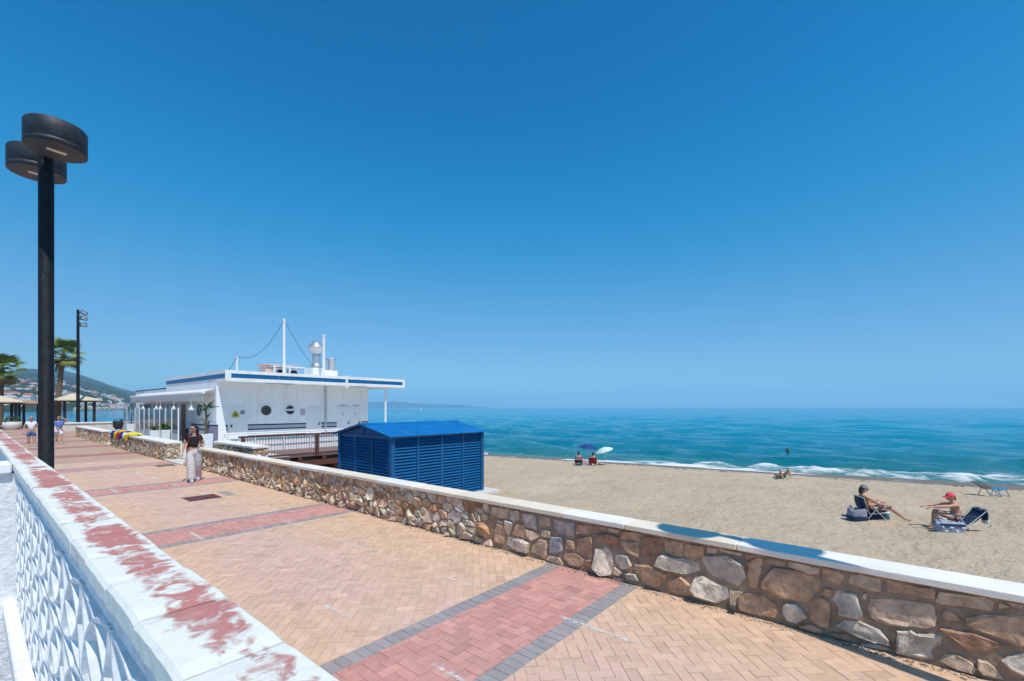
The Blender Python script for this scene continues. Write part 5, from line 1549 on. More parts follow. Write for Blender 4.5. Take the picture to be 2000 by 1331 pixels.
# post and rope fence at the top of the beach
t = thing('rope_fence', 'short dark posts joined by a rope at the top of the far beach', 'fence', (8, 57, 0))
pts = [(9.3+k*1.1, 56.5-k*1.6, 0) for k in range(6)]
for i, p in enumerate(pts):
    mb = MB(); mb.tube([(p[0],p[1],-2),(p[0],p[1],1.05)], .08, 7); mb.build('post', M['black_metal'], t)
    if i < 5:
        mb = MB(); q = pts[i+1]; mb.tube([(p[0],p[1],.9),((p[0]+q[0])/2,(p[1]+q[1])/2,.7),(q[0],q[1],.9)], .03, 5); mb.build('rope', M['rope'], t)

# ================================================================== PALM TREES
def frond_mesh(m):
    mb = MB()
    mb.tube([(0,0,0),(0,.45,.05),(0,.85,.02)], [.022,.016,.012], 5)
    for k in range(17):
        a = (k-8)/8*1.5
        dr = -.18*abs(math.sin(a))
        d = Vector((math.sin(a), math.cos(a), dr)); s = Vector((d.y, -d.x, 0))*.055
        c = Vector((0,.82,.02)); L = .95*(1-.15*abs(a)/1.5)
        p1 = c+d*L*.55+Vector((0,0,.05)); p2 = c+d*L+Vector((0,0,-.20))
        mb.add([c, p1-s, p2, p1+s, p1+Vector((0,0,-.02))], [(0,1,4),(0,4,3),(1,2,4),(4,2,3)], False)
    me = mb.mesh('frond'); me.materials.append(m); return me
fr_g, fr_y, fr_d = frond_mesh(M['palm_green']), frond_mesh(M['palm_yellow']), frond_mesh(M['palm_dry'])
def palm(x, y, h, lean, label, sc, seed):
    r = random.Random(seed)
    t = thing('palm_tree', label, 'palm tree', (x, y, 0), group='fan palms on the promenade')
    pts = []; rr = []
    for k in range(15):
        f = k/14
        pts.append((lean*(f**1.6), .1*math.sin(3*f), h*f)); rr.append((.30-.13*f)*(1.0+.05*(k % 2)) + (.08 if k == 0 else 0))
    mb = MB(); mb.tube(pts, rr, 12); mb.build('trunk', M['palm_trunk'], t, (0,0,0))
    top = Vector(pts[-1])
    for k in range(36):
        f = k/35
        e = 1.25-2.25*f + r.gauss(0,.12)
        a = k*2.399+r.gauss(0,.2)
        me = fr_d if f > .90 else (fr_y if f > .66 else fr_g)
        o = link('frond', me, t)
        o.location = top+Vector((0,0,.15-.5*f))
        d = Vector((math.cos(a), math.sin(a), 0))*math.cos(e)+Vector((0,0,math.sin(e)))
        q = d.to_track_quat('Y','Z'); o.rotation_euler = (q @ Matrix.Rotation(r.gauss(0,.25),3,'Y').to_quaternion()).to_euler()
        s = sc*r.uniform(.85,1.2); o.scale = (s,s,s)
palm(5.95, 68.0, 7.9, .5, 'tall fan palm between the black lamp pole and the floodlight mast', 1.02, 4)
palm(2.2, 78.0, 6.6, .2, 'shorter fan palm at the left edge of the picture', 1.1, 9)

# ================================================================== FAR SHORE
def terrain_material():
    m = bpy.data.materials.new('scrub_hillside'); m.use_nodes = True
    t = m.node_tree; b = t.nodes['Principled BSDF']; b.inputs['Roughness'].default_value = 0.95; b.inputs['Specular IOR Level'].default_value = 0.1
    g = node(t, 'ShaderNodeNewGeometry')
    n = node(t, 'ShaderNodeTexNoise'); n.inputs['Scale'].default_value = 0.008; n.inputs['Detail'].default_value = 9; n.inputs['Roughness'].default_value = 0.72
    t.links.new(g.outputs['Position'], n.inputs['Vector'])
    r = node(t, 'ShaderNodeValToRGB'); e = r.color_ramp.elements
    e[0].position = .36; e[0].color = (0.016,0.034,0.026,1); e[1].position = .68; e[1].color = (0.17,0.14,0.115,1)
    k = e.new(.50); k.color = (0.045,0.06,0.045,1); k = e.new(.58); k.color = (0.095,0.09,0.07,1)
    t.links.new(n.outputs[0], r.inputs[0]); t.links.new(r.outputs[0], b.inputs['Base Color'])
    return m
M['hill'] = terrain_material()
def px_theta(x): return math.radians(49.9)+math.atan((x-1000)/892.0)
SKYX = [-300,-100,0,50,110,160,210,262,330,420,480]
SKYP = [60,66,70,77,75,62,46,31,20,7,0]
R0X = [-300,-50,0,100,160,200,240,262,300,480]
R0V = [560,620,700,760,850,960,1150,1500,1900,2900]
ths = np.array([px_theta(x) for x in np.linspace(-300, 480, 200)])
xs_ = np.linspace(-300, 480, 200)
tt = np.concatenate([np.linspace(-.06,1,90), np.linspace(1.05,2.2,14)])
X = np.zeros((len(tt), 200)); Y = X.copy(); Z = X.copy()
def hill_point(th, px, u):
    R0 = np.interp(px, R0X, R0V); Rr = R0+1900
    R = R0+(Rr-R0)*u
    Hh = np.interp(px, SKYX, SKYP)/892*Rr*math.cos(th-math.radians(49.9))+2.0
    f = (0.10*min(u*9,1)+0.90*max(0,u-.03)**1.35) if u <= 1 else max(0, 1-.7*(u-1))
    nx, ny = R*math.sin(th), R*math.cos(th)
    nse = fbm(nx*.0022, ny*.0022, 2.2, 5)
    z = SEA_Z-3+(Hh+5.5)*f*(1+.16*nse*(1 if u < .9 else .35)) + 3.5*min(max(u,0)*25,1)
    if u <= 0: z = SEA_Z-2
    return nx, ny, z
for i, u in enumerate(tt):
    for j in range(200):
        X[i,j], Y[i,j], Z[i,j] = hill_point(ths[j], xs_[j], u)
me = grid_mesh('far_hills', X, Y, Z, M['hill'])
tag(link('far_hills', me), kind='structure')
# breakwater of pale rock at the waterline
M['rockmole'] = mat('pale_breakwater_rock', (0.42,0.35,0.27), 0.95, 0.3, .3)
mb = MB()
for k in range(500):
    px = random.uniform(150, 246); th = px_theta(px); R0 = np.interp(px, R0X, R0V)-14+random.gauss(0,5)
    s = random.uniform(1.2,3.2)
    mb.obox((R0*math.sin(th), R0*math.cos(th), SEA_Z+random.uniform(.2,2.2)), s, s*random.uniform(.6,1.4), s*.7, Matrix.Rotation(random.uniform(0,3),3,'Z') @ Matrix.Rotation(random.gauss(0,.3),3,'X'))
o = mb.build('breakwater_rocks', M['rockmole']); tag(o, 'pale rock breakwater along the foot of the far hill', kind='stuff')
# far dark scrub and trees
M['fartree'] = mat('far_scrub_trees', (0.022,0.04,0.016), 0.95, 0.4, .05)
mb = MB(); R3 = random.Random(8)
for k in range(1500):
    px = R3.uniform(-20, 300); u = R3.uniform(.01,.75)**1.1; th = px_theta(px)
    x, y, z = hill_point(th, px, u)
    if mnoise.noise(Vector((x*.006,y*.006,7))) < -.12: continue
    s = R3.uniform(4,11)
    vs = [(x-s,y,z-2),(x,y-s,z-2),(x+s,y,z-2),(x,y+s,z-2),(x+s*.5,y+s*.3,z+s*.6),(x-s*.5,y-s*.2,z+s*.75),(x,y,z+s*.9)]
    mb.add(vs, [(0,1,5),(1,2,4),(2,3,4),(3,0,5),(1,4,6),(1,6,5),(3,6,4),(3,5,6)], True)
o = mb.build('far_trees', M['fartree']); tag(o, 'dark scrub and trees scattered over the far hillside', kind='stuff')
def house_mesh(kind):
    mb = MB()
    me = None
    if kind == 0: mb.box(-6,-5,-4,6,5,6.5); mb.box(-3,-5.4,6.5,6,3,9)
    elif kind == 1:
        mb.box(-7,-5,-4,7,5,6)
    elif kind == 2: mb.box(-12,-6,-5,12,6,13); mb.box(-3,-3,13,4,3,15.5)
    else: mb.box(-9,-5,-4,9,5,8); mb.box(-9,-5.6,3.3,9,-5,3.8)
    nb = len(mb.f)
    # windows as thin dark recess panels standing on the seaward faces
    w = {0:6,1:7,2:12,3:9}[kind]; hh = {0:6,1:5.5,2:12.5,3:7.5}[kind]
    z = 1.0
    while z < hh-1.5:
        x = -w+1.2
        while x < w-1.4:
            mb.box(x, -6.06 if kind == 2 else -5.05, z, x+1.3, -6.0 if kind == 2 else -5.0, z+1.5); x += 2.9
        z += 3.1
    nw = len(mb.f)
    if kind == 1:
        mb.add([(-7.6,-5.6,6),(7.6,-5.6,6),(7.6,5.6,6),(-7.6,5.6,6),(-4,0,9),(4,0,9)], [(0,1,5,4),(1,2,5),(2,3,4,5),(3,0,4),(3,2,1,0)], False)
    me = mb.mesh('hillside_house')
    me.materials.append(M['house_white']); me.materials.append(M['glass_dark']); me.materials.append(M['house_tile'])
    mi = [0]*nb+[1]*(nw-nb)+[2]*(len(mb.f)-nw)
    me.polygons.foreach_set('material_index', mi); return me
HM = [house_mesh(k) for k in range(4)]
HL = ['flat roofed white house','white house with terracotta roof','white apartment block','long white terrace house']
HN = ['hillside_house','tiled_house','apartment_block','terrace_house']
def zone(px, u):
    v = ' high on the slope' if u > .3 else (' halfway up' if u > .13 else ' low by the shore')
    h = ', left of the tall pole' if px < 72 else (', behind the tall palm' if px < 140 else ', right of the floodlight mast')
    return v+h
cnt = 0; R4 = random.Random(12)
clusters = [(45,.42,14,.05),(75,.40,12,.04),(118,.45,9,.05),(150,.38,16,.05),(60,.2,30,.07),(20,.18,22,.08),(175,.3,16,.05),(200,.22,22,.06),(225,.16,16,.05),(130,.1,34,.04),(190,.06,36,.03),(232,.05,14,.02),(30,.06,34,.03),(90,.1,20,.05),(215,.3,12,.04)]
while cnt < 296:
    c = clusters[R4.randrange(len(clusters))]
    px = R4.gauss(c[0], c[2]*.6); u = R4.gauss(c[1], c[3])
    if not (-8 < px < 262) or not (.012 < u < .6): continue
    th = px_theta(px); x, y, z = hill_point(th, px, u)
    k = R4.choice((0,0,1,1,1,3,3)) if u > .1 else R4.choice((0,1,1,2,3,3))
    o = link(HN[k], HM[k]); o.location = (x, y, z+1.5); o.rotation_euler = (0, 0, R4.gauss(-.35,.4)); s = R4.uniform(.5,.85)*(.75 if k == 2 else 1); o.scale = (s, s, s*R4.uniform(.8,1.1))
    tag(o, HL[k]+zone(px, u), 'house' if k != 2 else 'apartment block', 'town houses across the bay: '+['flat roofed','tiled','apartment blocks','terraces'][k]+zone(px, u))
    cnt += 1
# faint mountains far down the coast
MX = [640,700,735,770,800,850,900,940,960]; MP = [9,10,10.5,12,9,6,4.5,1.5,0]
n = 120; px_ = np.linspace(560, 960, n); X = np.zeros((3, n)); Y = X.copy(); Z = X.copy()
for j, p in enumerate(px_):
    th = px_theta(p)
    for i, R in enumerate((7300, 8000, 8900)):
        dep = R*math.cos(th-math.radians(49.9))
        X[i,j], Y[i,j] = R*math.sin(th), R*math.cos(th)
        hgt = (np.interp(p, MX, MP)+.9*fbm(p*.05, 3, 1)*min(1,(960-p)/60))/892*dep
        Z[i,j] = SEA_Z-1 if i != 1 else 2+max(0, hgt)
me = grid_mesh('far_mountains', X, Y, Z, M['hill'])
tag(link('far_mountains', me), kind='structure')
# small boat near the horizon
bt = thing('motor_boat', 'tiny white boat out on the sea near the horizon', 'boat', (0, 0, 0))
th = px_theta(822); R = 900
bt.location = (R*math.sin(th), R*math.cos(th), SEA_Z); bt.rotation_euler = (0,0,.6)
mb = MB(); mb.prism([(-3.2,-1,0),(2,-1,0),(4,0,0),(2,1,0),(-3.2,1,0)], (0,0,1.1)); mb.build('hull', M['white_metal'], bt, (0,0,0))
mb = MB(); mb.box(-1.2,-.8,1.1,1.2,.8,2.3); mb.build('cabin', M['white_metal'], bt, (0,0,0))
# ================================================================== PEOPLE
def skin_geo(chains, sub=1):
    """grow one continuous surface over joint chains [(point, radius), ...]; equal points are shared"""
    vs, rs, es, idx = [], [], [], {}
    for ch in chains:
        last = None
        for p, r in ch:
            k = tuple(round(c, 4) for c in p)
            if k not in idx:
                idx[k] = len(vs); vs.append(k); rs.append(r if isinstance(r, tuple) else (r, r))
            i = idx[k]
            if last is not None and last != i: es.append((last, i))
            last = i
    me = bpy.data.meshes.new('tmp'); me.from_pydata(vs, es, [])
    o = bpy.data.objects.new('tmp', me); COL.objects.link(o)
    o.modifiers.new('s', 'SKIN')
    if not me.skin_vertices: me.skin_vertices.new()
    sv = me.skin_vertices[0].data
    for i, r in enumerate(rs):
        sv[i].radius = r; sv[i].use_root = (i == 0)
    m = o.modifiers.new('u', 'SUBSURF'); m.levels = sub; m.render_levels = sub
    dg = bpy.context.evaluated_depsgraph_get(); dg.update()
    ev = o.evaluated_get(dg); em = ev.to_mesh()
    V = [tuple(v.co) for v in em.vertices]; F = [tuple(p.vertices) for p in em.polygons]
    ev.to_mesh_clear()
    bpy.data.objects.remove(o); bpy.data.meshes.remove(me)
    return V, F

def garment(name, chains, m, t, sub=1):
    V, F = skin_geo(chains, sub); mb = MB(); mb.add(V, F, True)
    return mb.build(name, m, t, (0,0,0))

def lerp(a, b, k): return tuple(a[i]+(b[i]-a[i])*k for i in range(3))

def head_frame(yaw, pitch=0.0):
    return Matrix.Rotation(yaw, 3, 'Z') @ Matrix.Rotation(pitch, 3, 'X')

def person(t, J, sk, yaw=0.0, pitch=0.0, build=1.0, sub=1, fingers=True):
    """J: joints; forward is +Y, the person's right is +X"""
    b = build
    ch = [[(J['pelvis'],.115*b),(J['waist'],.098*b),(J['chest'],.118*b),(J['neck'],.055),(lerp(J['neck'],J['head'],.55),.05)]]
    for s in 'RL':
        ch.append([(J['chest'],.118*b),(J['sh'+s],.056*b),(lerp(J['sh'+s],J['el'+s],.5),.046*b),(J['el'+s],.038*b),(lerp(J['el'+s],J['wr'+s],.35),.036*b),(J['wr'+s],.025*b)])
        ch.append([(J['pelvis'],.115*b),(J['hip'+s],.092*b),(lerp(J['hip'+s],J['kn'+s],.5),.076*b),(J['kn'+s],.056*b),(lerp(J['kn'+s],J['an'+s],.35),.053*b),(J['an'+s],.035*b),(J['to'+s],.028)])
    V, F = skin_geo(ch, sub)
    mb = MB(); mb.add(V, F, True)
    R = head_frame(yaw, pitch)
    def shape(p, d):
        if p.z < 0: p = Vector((p.x*(1+.32*p.z/.115*.9), p.y*(1+.18*p.z/.115), p.z))
        if d.y > .85 and abs(d.x) < .3: p.y += 0.004
        return p
    mb.ell(J['head'], (.073,.092,.115), 16, 12, R, shape)
    c = Vector(J['head'])
    mb.ell(c+R @ Vector((0,.092,-.022)), (.014,.02,.024), 8, 6, R)                     # nose
    mb.ell(c+R @ Vector((0,.078,-.06)), (.024,.012,.008), 8, 5, R)                     # lips
    for s in (-1,1): mb.ell(c+R @ Vector((s*.073,-.005,-.015)), (.012,.022,.032), 8, 6, R)   # ears
    for s in 'RL':
        w = Vector(J['wr'+s]); d = (w-Vector(J['el'+s])).normalized()
        if 'hd'+s in J: d = Vector(J['hd'+s]).normalized()
        side = d.cross(Vector((0,0,1)))
        if side.length < .3: side = Vector((0,1,0))
        side.normalize(); nrm = side.cross(d).normalized()
        palm = w+d*.055
        B = Matrix((side, d, nrm)).transposed()
        mb.ell(palm, (.038,.052,.017), 10, 7, B)
        if fingers:
            for k, (off, L) in enumerate(((-.028,.062),(-.010,.076),(.009,.072),(.027,.056))):
                a = palm+side*off+d*.035
                mb.tube([a, a+d*L*.5-nrm*.006, a+d*L*.85-nrm*.026, a+d*L-nrm*.038], [.0095,.009,.0085,.006], 6)
            a = palm-side*.032-d*.02
            mb.tube([a, a-side*.03+d*.025-nrm*.008, a-side*.034+d*.055-nrm*.016], [.011,.0105,.007], 6)
    for s in 'RL':
        a = Vector(J['an'+s]); to = Vector(J['to'+s]); d = (to-a); d.z = 0
        if d.length > 0: d.normalize()
    body = mb.build('body', sk, t, (0,0,0))
    return body, R

def hair_cap(t, J, R, m, back=0.0, name='hair'):
    mb = MB()
    def sh(p, d):
        if d.y > .35 and d.z < .55: p *= .90
        return p
    c = Vector(J['head'])+R @ Vector((0,-.012,.012))
    mb.ell(c, (.083,.098,.118), 16, 10, R, sh, 0.0, .62)
    if back: mb.ell(c+R @ Vector((0,-.075,-.02-back*.4)), (.06,.045,.06+back*.55), 12, 8, R)
    return mb.build(name, m, t, (0,0,0))

def cap(t, J, R, m):
    mb = MB(); c = Vector(J['head'])+R @ Vector((0,-.005,.025))
    mb.ell(c, (.085,.102,.105), 16, 8, R, None, 0, .5)
    mb.add([c+R @ Vector(p) for p in ((-.07,.07,.0),(.07,.07,.0),(.06,.16,-.02),(0,.185,-.025),(-.06,.16,-.02),(-.07,.07,.008),(.07,.07,.008),(.06,.16,-.012),(0,.185,-.017),(-.06,.16,-.012))],
           [(0,1,2,3,4),(9,8,7,6,5),(0,5,6,1),(1,6,7,2),(2,7,8,3),(3,8,9,4),(4,9,5,0)], False)
    return mb.build('cap', m, t, (0,0,0))

def sunglasses(t, J, R):
    mb = MB(); c = Vector(J['head'])
    for s in (-1,1):
        mb.ell(c+R @ Vector((s*.034,.085,.012)), (.029,.013,.021), 10, 6, R)
        mb.tube([c+R @ Vector((s*.062,.078,.016)), c+R @ Vector((s*.08,0,.012))], .004, 5)
    mb.tube([c+R @ Vector((-.03,.094,.018)), c+R @ Vector((.03,.094,.018))], .005, 5)
    return mb.build('sunglasses', M['dark'], t, (0,0,0))

def face_to(d): return math.atan2(-d[0], d[1])

# ---------------- the walking woman
J = dict(pelvis=(0,0,.86), waist=(0,0,1.0), chest=(0,-.01,1.17), neck=(0,-.005,1.35), head=(0.01,.025,1.51),
         shR=(.155,-.01,1.29), elR=(.225,-.03,1.06), wrR=(.275,.07,.84), hdR=(.02,.25,-.9),
         shL=(-.155,-.01,1.29), elL=(-.245,-.05,1.06), wrL=(-.185,.16,.99), hdL=(.55,.3,.55),
         hipR=(.08,0,.83), knR=(.085,.16,.46), anR=(.085,.20,.085), toR=(.09,.35,.035),
         hipL=(-.08,0,.83), knL=(-.095,-.02,.45), anL=(-.11,-.20,.10), toL=(-.115,-.05,.035))
wm = thing('person', 'woman in black crop top and wide pale trousers walking beside the stone wall', 'person', (4.16, 15.5, 0), face_to((-.12,-1)))
_, R = person(wm, J, M['skin'], yaw=math.radians(-52), sub=2)
hair_cap(wm, J, R, M['hair_dark'], .05)
mb = MB(); c = Vector(J['head'])+R @ Vector((0,-.115,.03)); mb.ell(c, (.045,.05,.055), 10, 8); mb.tube([c, c+R @ Vector((0,-.03,-.1)), c+R @ Vector((0,-.01,-.2))], [.04,.034,.012], 8); mb.build('ponytail', M['hair_dark'], wm, (0,0,0))
sunglasses(wm, J, R)
garment('crop_top', [[((0,0,.95),.128),((0,0,1.04),.128),((0,-.012,1.16),.152),((0,-.012,1.235),.12)],
                     [((0,-.012,1.16),.152),((.15,-.012,1.275),.082),((.20,-.022,1.17),.068)],
                     [((0,-.012,1.16),.152),((-.15,-.012,1.275),.082),((-.205,-.032,1.17),.068)]], M['black_cloth'], wm, 2)
tr = [[((0,0,.97),.112),((0,-.005,.87),.132)]]
tr.append([((0,-.005,.87),.132),((.085,0,.80),.125),((.09,.09,.63),.115),((.088,.16,.45),.108),((.088,.19,.27),.112),((.086,.205,.12),.118),((.086,.21,.07),.12)])
tr.append([((0,-.005,.87),.132),((-.085,0,.80),.125),((-.092,0,.63),.115),((-.097,-.02,.45),.108),((-.106,-.11,.27),.112),((-.112,-.19,.12),.116),((-.112,-.20,.08),.118)])
garment('trousers', tr, M['greige_cloth'], wm, 2)
for s, a in ((1,(.087,.22,.05)),(-1,(-.112,-.17,.05))):
    mb = MB(); mb.ell((a[0], a[1]+.06, a[2]), (.048,.135,.052), 12, 8); mb.ell((a[0], a[1]+.06, a[2]-.03), (.052,.142,.022), 12, 6); mb.build('shoe', M['shoe'], wm, (0,0,0))
bp = thing('backpack', 'dark red backpack worn by the walking woman', 'backpack', (4.16, 15.5, 0), wm.rotation_euler.z)
mb = MB(); mb.ell((0,-.20,1.08), (.13,.09,.22), 14, 10); mb.build('bag', M['red_cloth'], bp, (0,0,0))
for s in (-1,1):
    mb = MB(); mb.tube([(s*.11,-.15,1.30),(s*.115,-.06,1.385),(s*.118,.07,1.36),(s*.125,.13,1.24),(s*.15,.12,1.12),(s*.165,.02,1.0),(s*.12,-.12,.94)], .014, 7); mb.build('strap', M['red_cloth'], bp, (0,0,0))

# ---------------- the couple farther along
def stroller(x, y, rz, label, style):
    t = thing('person', label, 'person', (x, y, 0), rz)
    J = dict(pelvis=(0,0,.86), waist=(0,0,1.0), chest=(0,0,1.17), neck=(0,0,1.35), head=(0,.03,1.51),
             shR=(.175,0,1.29), elR=(.26,-.03,1.05), wrR=(.28,.05,.83), shL=(-.175,0,1.29), elL=(-.25,.02,1.05), wrL=(-.16,.2,1.1),
             hipR=(.09,0,.83), knR=(.1,.03,.45), anR=(.1,-.05,.08), toR=(.105,.09,.03), hipL=(-.09,0,.83), knL=(-.1,.08,.45), anL=(-.1,.12,.08), toL=(-.105,.26,.03))
    if style == 'B':
        J.update(elL=(-.34,.12,1.34), wrL=(-.13,.12,1.55), hdL=(.6,0,.4), elR=(.24,.06,1.05), wrR=(.12,.2,1.0))
    _, R = person(t, J, M['skin_red'] if style == 'B' else M['skin'], build=1.18, fingers=True)
    hair_cap(t, J, R, M['hair_blond'] if style == 'A' else M['hair_auburn'], .05)
    if style == 'A': sunglasses(t, J, R)
    top = M['white_cloth'] if style == 'A' else M['blue_cloth']
    garment('shirt', [[((0,0,.86),.142),((0,0,1.0),.135),((0,.01,1.17),.15)],[((0,.01,1.17),.15),((.17,0,1.29),.08),((.215,-.015,1.17),.07)],[((0,.01,1.17),.15),((-.17,0,1.29),.08),(lerp(J['shL'],J['elL'],.5),.07)]], top, t)
    legs = M['denim'] if style == 'A' else M['white_cloth']
    garment('shorts', [[((0,0,.90),.14),((0,0,.84),.145),((.09,0,.78),.12),((.097,.02,.58),.105),((.097,.02,.54),.105)],[((0,0,.84),.145),((-.09,0,.78),.12),((-.097,.05,.58),.105),((-.097,.055,.54),.105)]], legs, t)
    for a in ('anR','anL'):
        p = J[a]; mb = MB(); mb.ell((p[0], p[1]+.06, .045), (.048,.13,.05), 10, 6); mb.build('shoe', M['shoe'], t, (0,0,0))
    if style == 'B':
        mb = MB(); mb.bbox(.02,.13,.72,.26,.21,.96,.02); mb.build('shopping_bag', M['white_cloth'], t, (0,0,0))
    return t
stroller(2.16, 36.2, face_to((.05,-1)), 'blond woman in white shirt and denim shorts walking left of the black lamp pole', 'A')
stroller(3.32, 37.0, face_to((-.1,-1)), 'person in blue top with one arm raised walking right of the black lamp pole', 'B')

# ---------------- low folding beach chairs
def beach_chair(x, y, z, rz, label, back, fab, frame='alu', bottle=None):
    """forward +Y; back = (y, z) of the top of the backrest"""
    t = thing('beach_chair', label, 'beach chair', (x, y, z), rz, group='low folding beach chairs')
    w = .27
    by, bz = back
    for s in (-1,1):
        mb = MB(); X_ = s*w
        mb.tube([(X_,.38,.27),(X_,-.12,.20),(X_,by,bz)], .013, 7); mb.build('side_rail', M[frame], t, (0,0,0))
        mb = MB(); mb.tube([(X_+s*.018,.34,.0),(X_+s*.018,-.04,.43)], .012, 7); mb.build('front_leg', M[frame], t, (0,0,0))
        mb = MB(); mb.tube([(X_+s*.03,-.22,.0),(X_+s*.03,.10,.43)], .012, 7); mb.build('rear_leg', M[frame], t, (0,0,0))
        mb = MB(); f = (.46-.2)/(bz-.2); mb.bbox(X_-.022+s*.02, by*.45-.05, .432, X_+.022+s*.02, .24, .452, .006); mb.build('armrest', M['dark'], t, (0,0,0))
    mb = MB(); mb.tube([(-w,.38,.27),(w,.38,.27)], .012, 7); mb.tube([(-w,by,bz),(w,by,bz)], .013, 7); mb.tube([(-w-.018,.34,.006),(w+.018,.34,.006)], .011, 6); mb.tube([(-w-.03,-.22,.006),(w+.03,-.22,.006)], .011, 6); mb.build('cross_bar', M[frame], t, (0,0,0))
    mb = MB(); n = 6; P = []
    for k in range(n+1):
        f = k/n; P.append((.37-.49*f, .268-.065*f-.05*math.sin(PI*f)))
    for k in range(1, n+1):
        f = k/n; P.append((-.12+(by+.12)*f-.04*math.sin(PI*f), .203+(bz-.203)*f-.015*math.sin(PI*f)))
    for part, seg in (('seat', P[:n+1]), ('backrest', P[n:])):
        m2 = MB(); vs = []
        for yy, zz in seg: vs += [(-w+.012,yy,zz),(w-.012,yy,zz),(-w+.012,yy-.004,zz-.012),(w-.012,yy-.004,zz-.012)]
        fs = []
        for k in range(len(seg)-1):
            a, b = 4*k, 4*k+4
            fs += [(a,b,b+1,a+1),(a+2,a+3,b+3,b+2),(a,a+2,b+2,b),(a+1,b+1,b+3,a+3)]
        m2.add(vs, fs, True); m2.build(part, M[fab], t, (0,0,0))
    return t

def seat_person(x, y, z, rz, label, J, sk, **kw):
    t = thing('person', label, 'person', (x, y, z), rz)
    body, R = person(t, J, sk, **kw)
    return t, R

# man in the grey cap, facing right
f1 = RT*.97 - FW*.20
mx, my = 17.05, .62; mz = gz(mx, my)-.005
ch1 = beach_chair(mx, my, mz, face_to(f1), 'low beach chair under the sunbather in the grey cap', (-.26,.66), 'navy_cloth')
J = dict(pelvis=(0,-.0,.33), waist=(0,-.06,.44), chest=(0,-.13,.58), neck=(0,-.16,.74), head=(0,-.13,.885),
         shR=(.18,-.14,.68), elR=(.25,.12,.50), wrR=(.17,.36,.47), hdR=(-.1,.8,-.25), shL=(-.18,-.14,.68), elL=(-.25,.12,.52), wrL=(-.15,.36,.53), hdL=(.1,.8,-.2),
         hipR=(.09,.04,.31), knR=(.11,.50,.36), anR=(.12,.86,.07), toR=(.12,1.02,.05), hipL=(-.09,.04,.31), knL=(-.11,.40,.53), anL=(-.12,.46,.09), toL=(-.12,.62,.04))
p1, R = seat_person(mx, my, mz, face_to(f1), 'suntanned person in a mauve grey cap on the left beach chair, legs stretched out', J, M['skin_red'], build=1.0, pitch=-.1)
cap(p1, J, R, M['grey_cap']); sunglasses(p1, J, R)
hair_cap(p1, J, R, M['hair_dark'], .10)
garment('swim_shorts', [[((0,.0,.40),.118),((0,.0,.33),.13),((.09,.05,.315),.105),((.10,.22,.335),.095)],[((0,.0,.33),.13),((-.09,.05,.315),.105),((-.10,.2,.39),.095)]], M['navy_cloth'], p1)
# woman in the coral cap, facing left
f2 = -RT*.95 + FW*.30
wx, wy = 17.0, -1.22; wz = gz(wx, wy)-.005
ch2 = beach_chair(wx, wy, wz, face_to(f2), 'low beach chair with navy cloth hung over its reclined back', (-.50,.60), 'navy_cloth')
J = dict(pelvis=(0,.0,.33), waist=(0,.0,.46), chest=(0,.03,.61), neck=(0,.06,.77), head=(0,.13,.885),
         shR=(.165,.06,.70), elR=(.2,.33,.64), wrR=(.15,.56,.59), hdR=(0,1,-.1), shL=(-.165,.06,.70), elL=(-.22,.33,.65), wrL=(-.17,.58,.61), hdL=(.05,1,-.15),
         hipR=(.085,.04,.31), knR=(.11,.42,.50), anR=(.12,.45,.09), toR=(.12,.6,.04), hipL=(-.085,.04,.31), knL=(-.13,.46,.46), anL=(-.13,.52,.09), toL=(-.13,.67,.04))
p2, R = seat_person(wx, wy, wz, face_to(f2), 'person in a coral pink cap leaning forward, arms out, on the right beach chair', J, M['skin_red'], build=1.02, yaw=.25, pitch=-.12)
cap(p2, J, R, M['pink_cap']); hair_cap(p2, J, R, M['hair_auburn'], .08)
garment('swimsuit', [[((0,.0,.29),.142),((0,.0,.34),.145),((0,.0,.46),.128),((0,.015,.56),.136)],[((0,.0,.34),.13),((.085,.03,.32),.10)],[((0,.0,.34),.13),((-.085,.03,.32),.10)]], M['pattern_swim'], p2)
# cloth hanging over the back of the right chair
def local(base, rz, p):
    v = Matrix.Rotation(rz, 3, 'Z') @ Vector(p); return (base[0]+v.x, base[1]+v.y, base[2]+v.z)
t = thing('jacket', 'navy cloth hanging over the back of the right beach chair', 'cloth', (wx, wy, wz), face_to(f2))
mb = MB(); vs = []; n, m_ = 10, 8
for j in range(m_+1):
    for i in range(n+1):
        u = i/n-.5; v = j/m_
        if v < .3: yy, zz = -.47-.06*v/.3+.0, .56+.07*v/.3
        else: yy, zz = -.535-.03*math.sin(u*14)-.03*(v-.3), .63-(v-.3)*.42
        vs.append((u*.44+.015*math.sin(v*7), yy, zz+.01*math.sin(u*11)))
mb.add(vs, [(j*(n+1)+i, j*(n+1)+i+1, (j+1)*(n+1)+i+1, (j+1)*(n+1)+i) for j in range(m_) for i in range(n)], True)
o = mb.build('cloth', M['navy_cloth'], t, (0,0,0)); md = o.modifiers.new('thickness','SOLIDIFY'); md.thickness = .015
t = thing('small_bag', 'small white bag with loop handles hanging from the right beach chair', 'bag', (wx, wy, wz), face_to(f2))
mb = MB(); mb.ell((.0,-.62,.30), (.12,.06,.09), 12, 8); mb.build('pouch', M['white_cloth'], t, (0,0,0))
mb = MB(); mb.tube([(.1*math.cos(k*PI/7), -.64-.05*math.sin(k*PI/14), .26-.13*math.sin(k*PI/7)) for k in range(8)], .012, 6); mb.tube([(.1,-.62,.34),(.05,-.56,.5),(-.05,-.56,.5),(-.1,-.62,.34)], .01, 6); mb.build('handle', M['white_cloth'], t, (0,0,0))
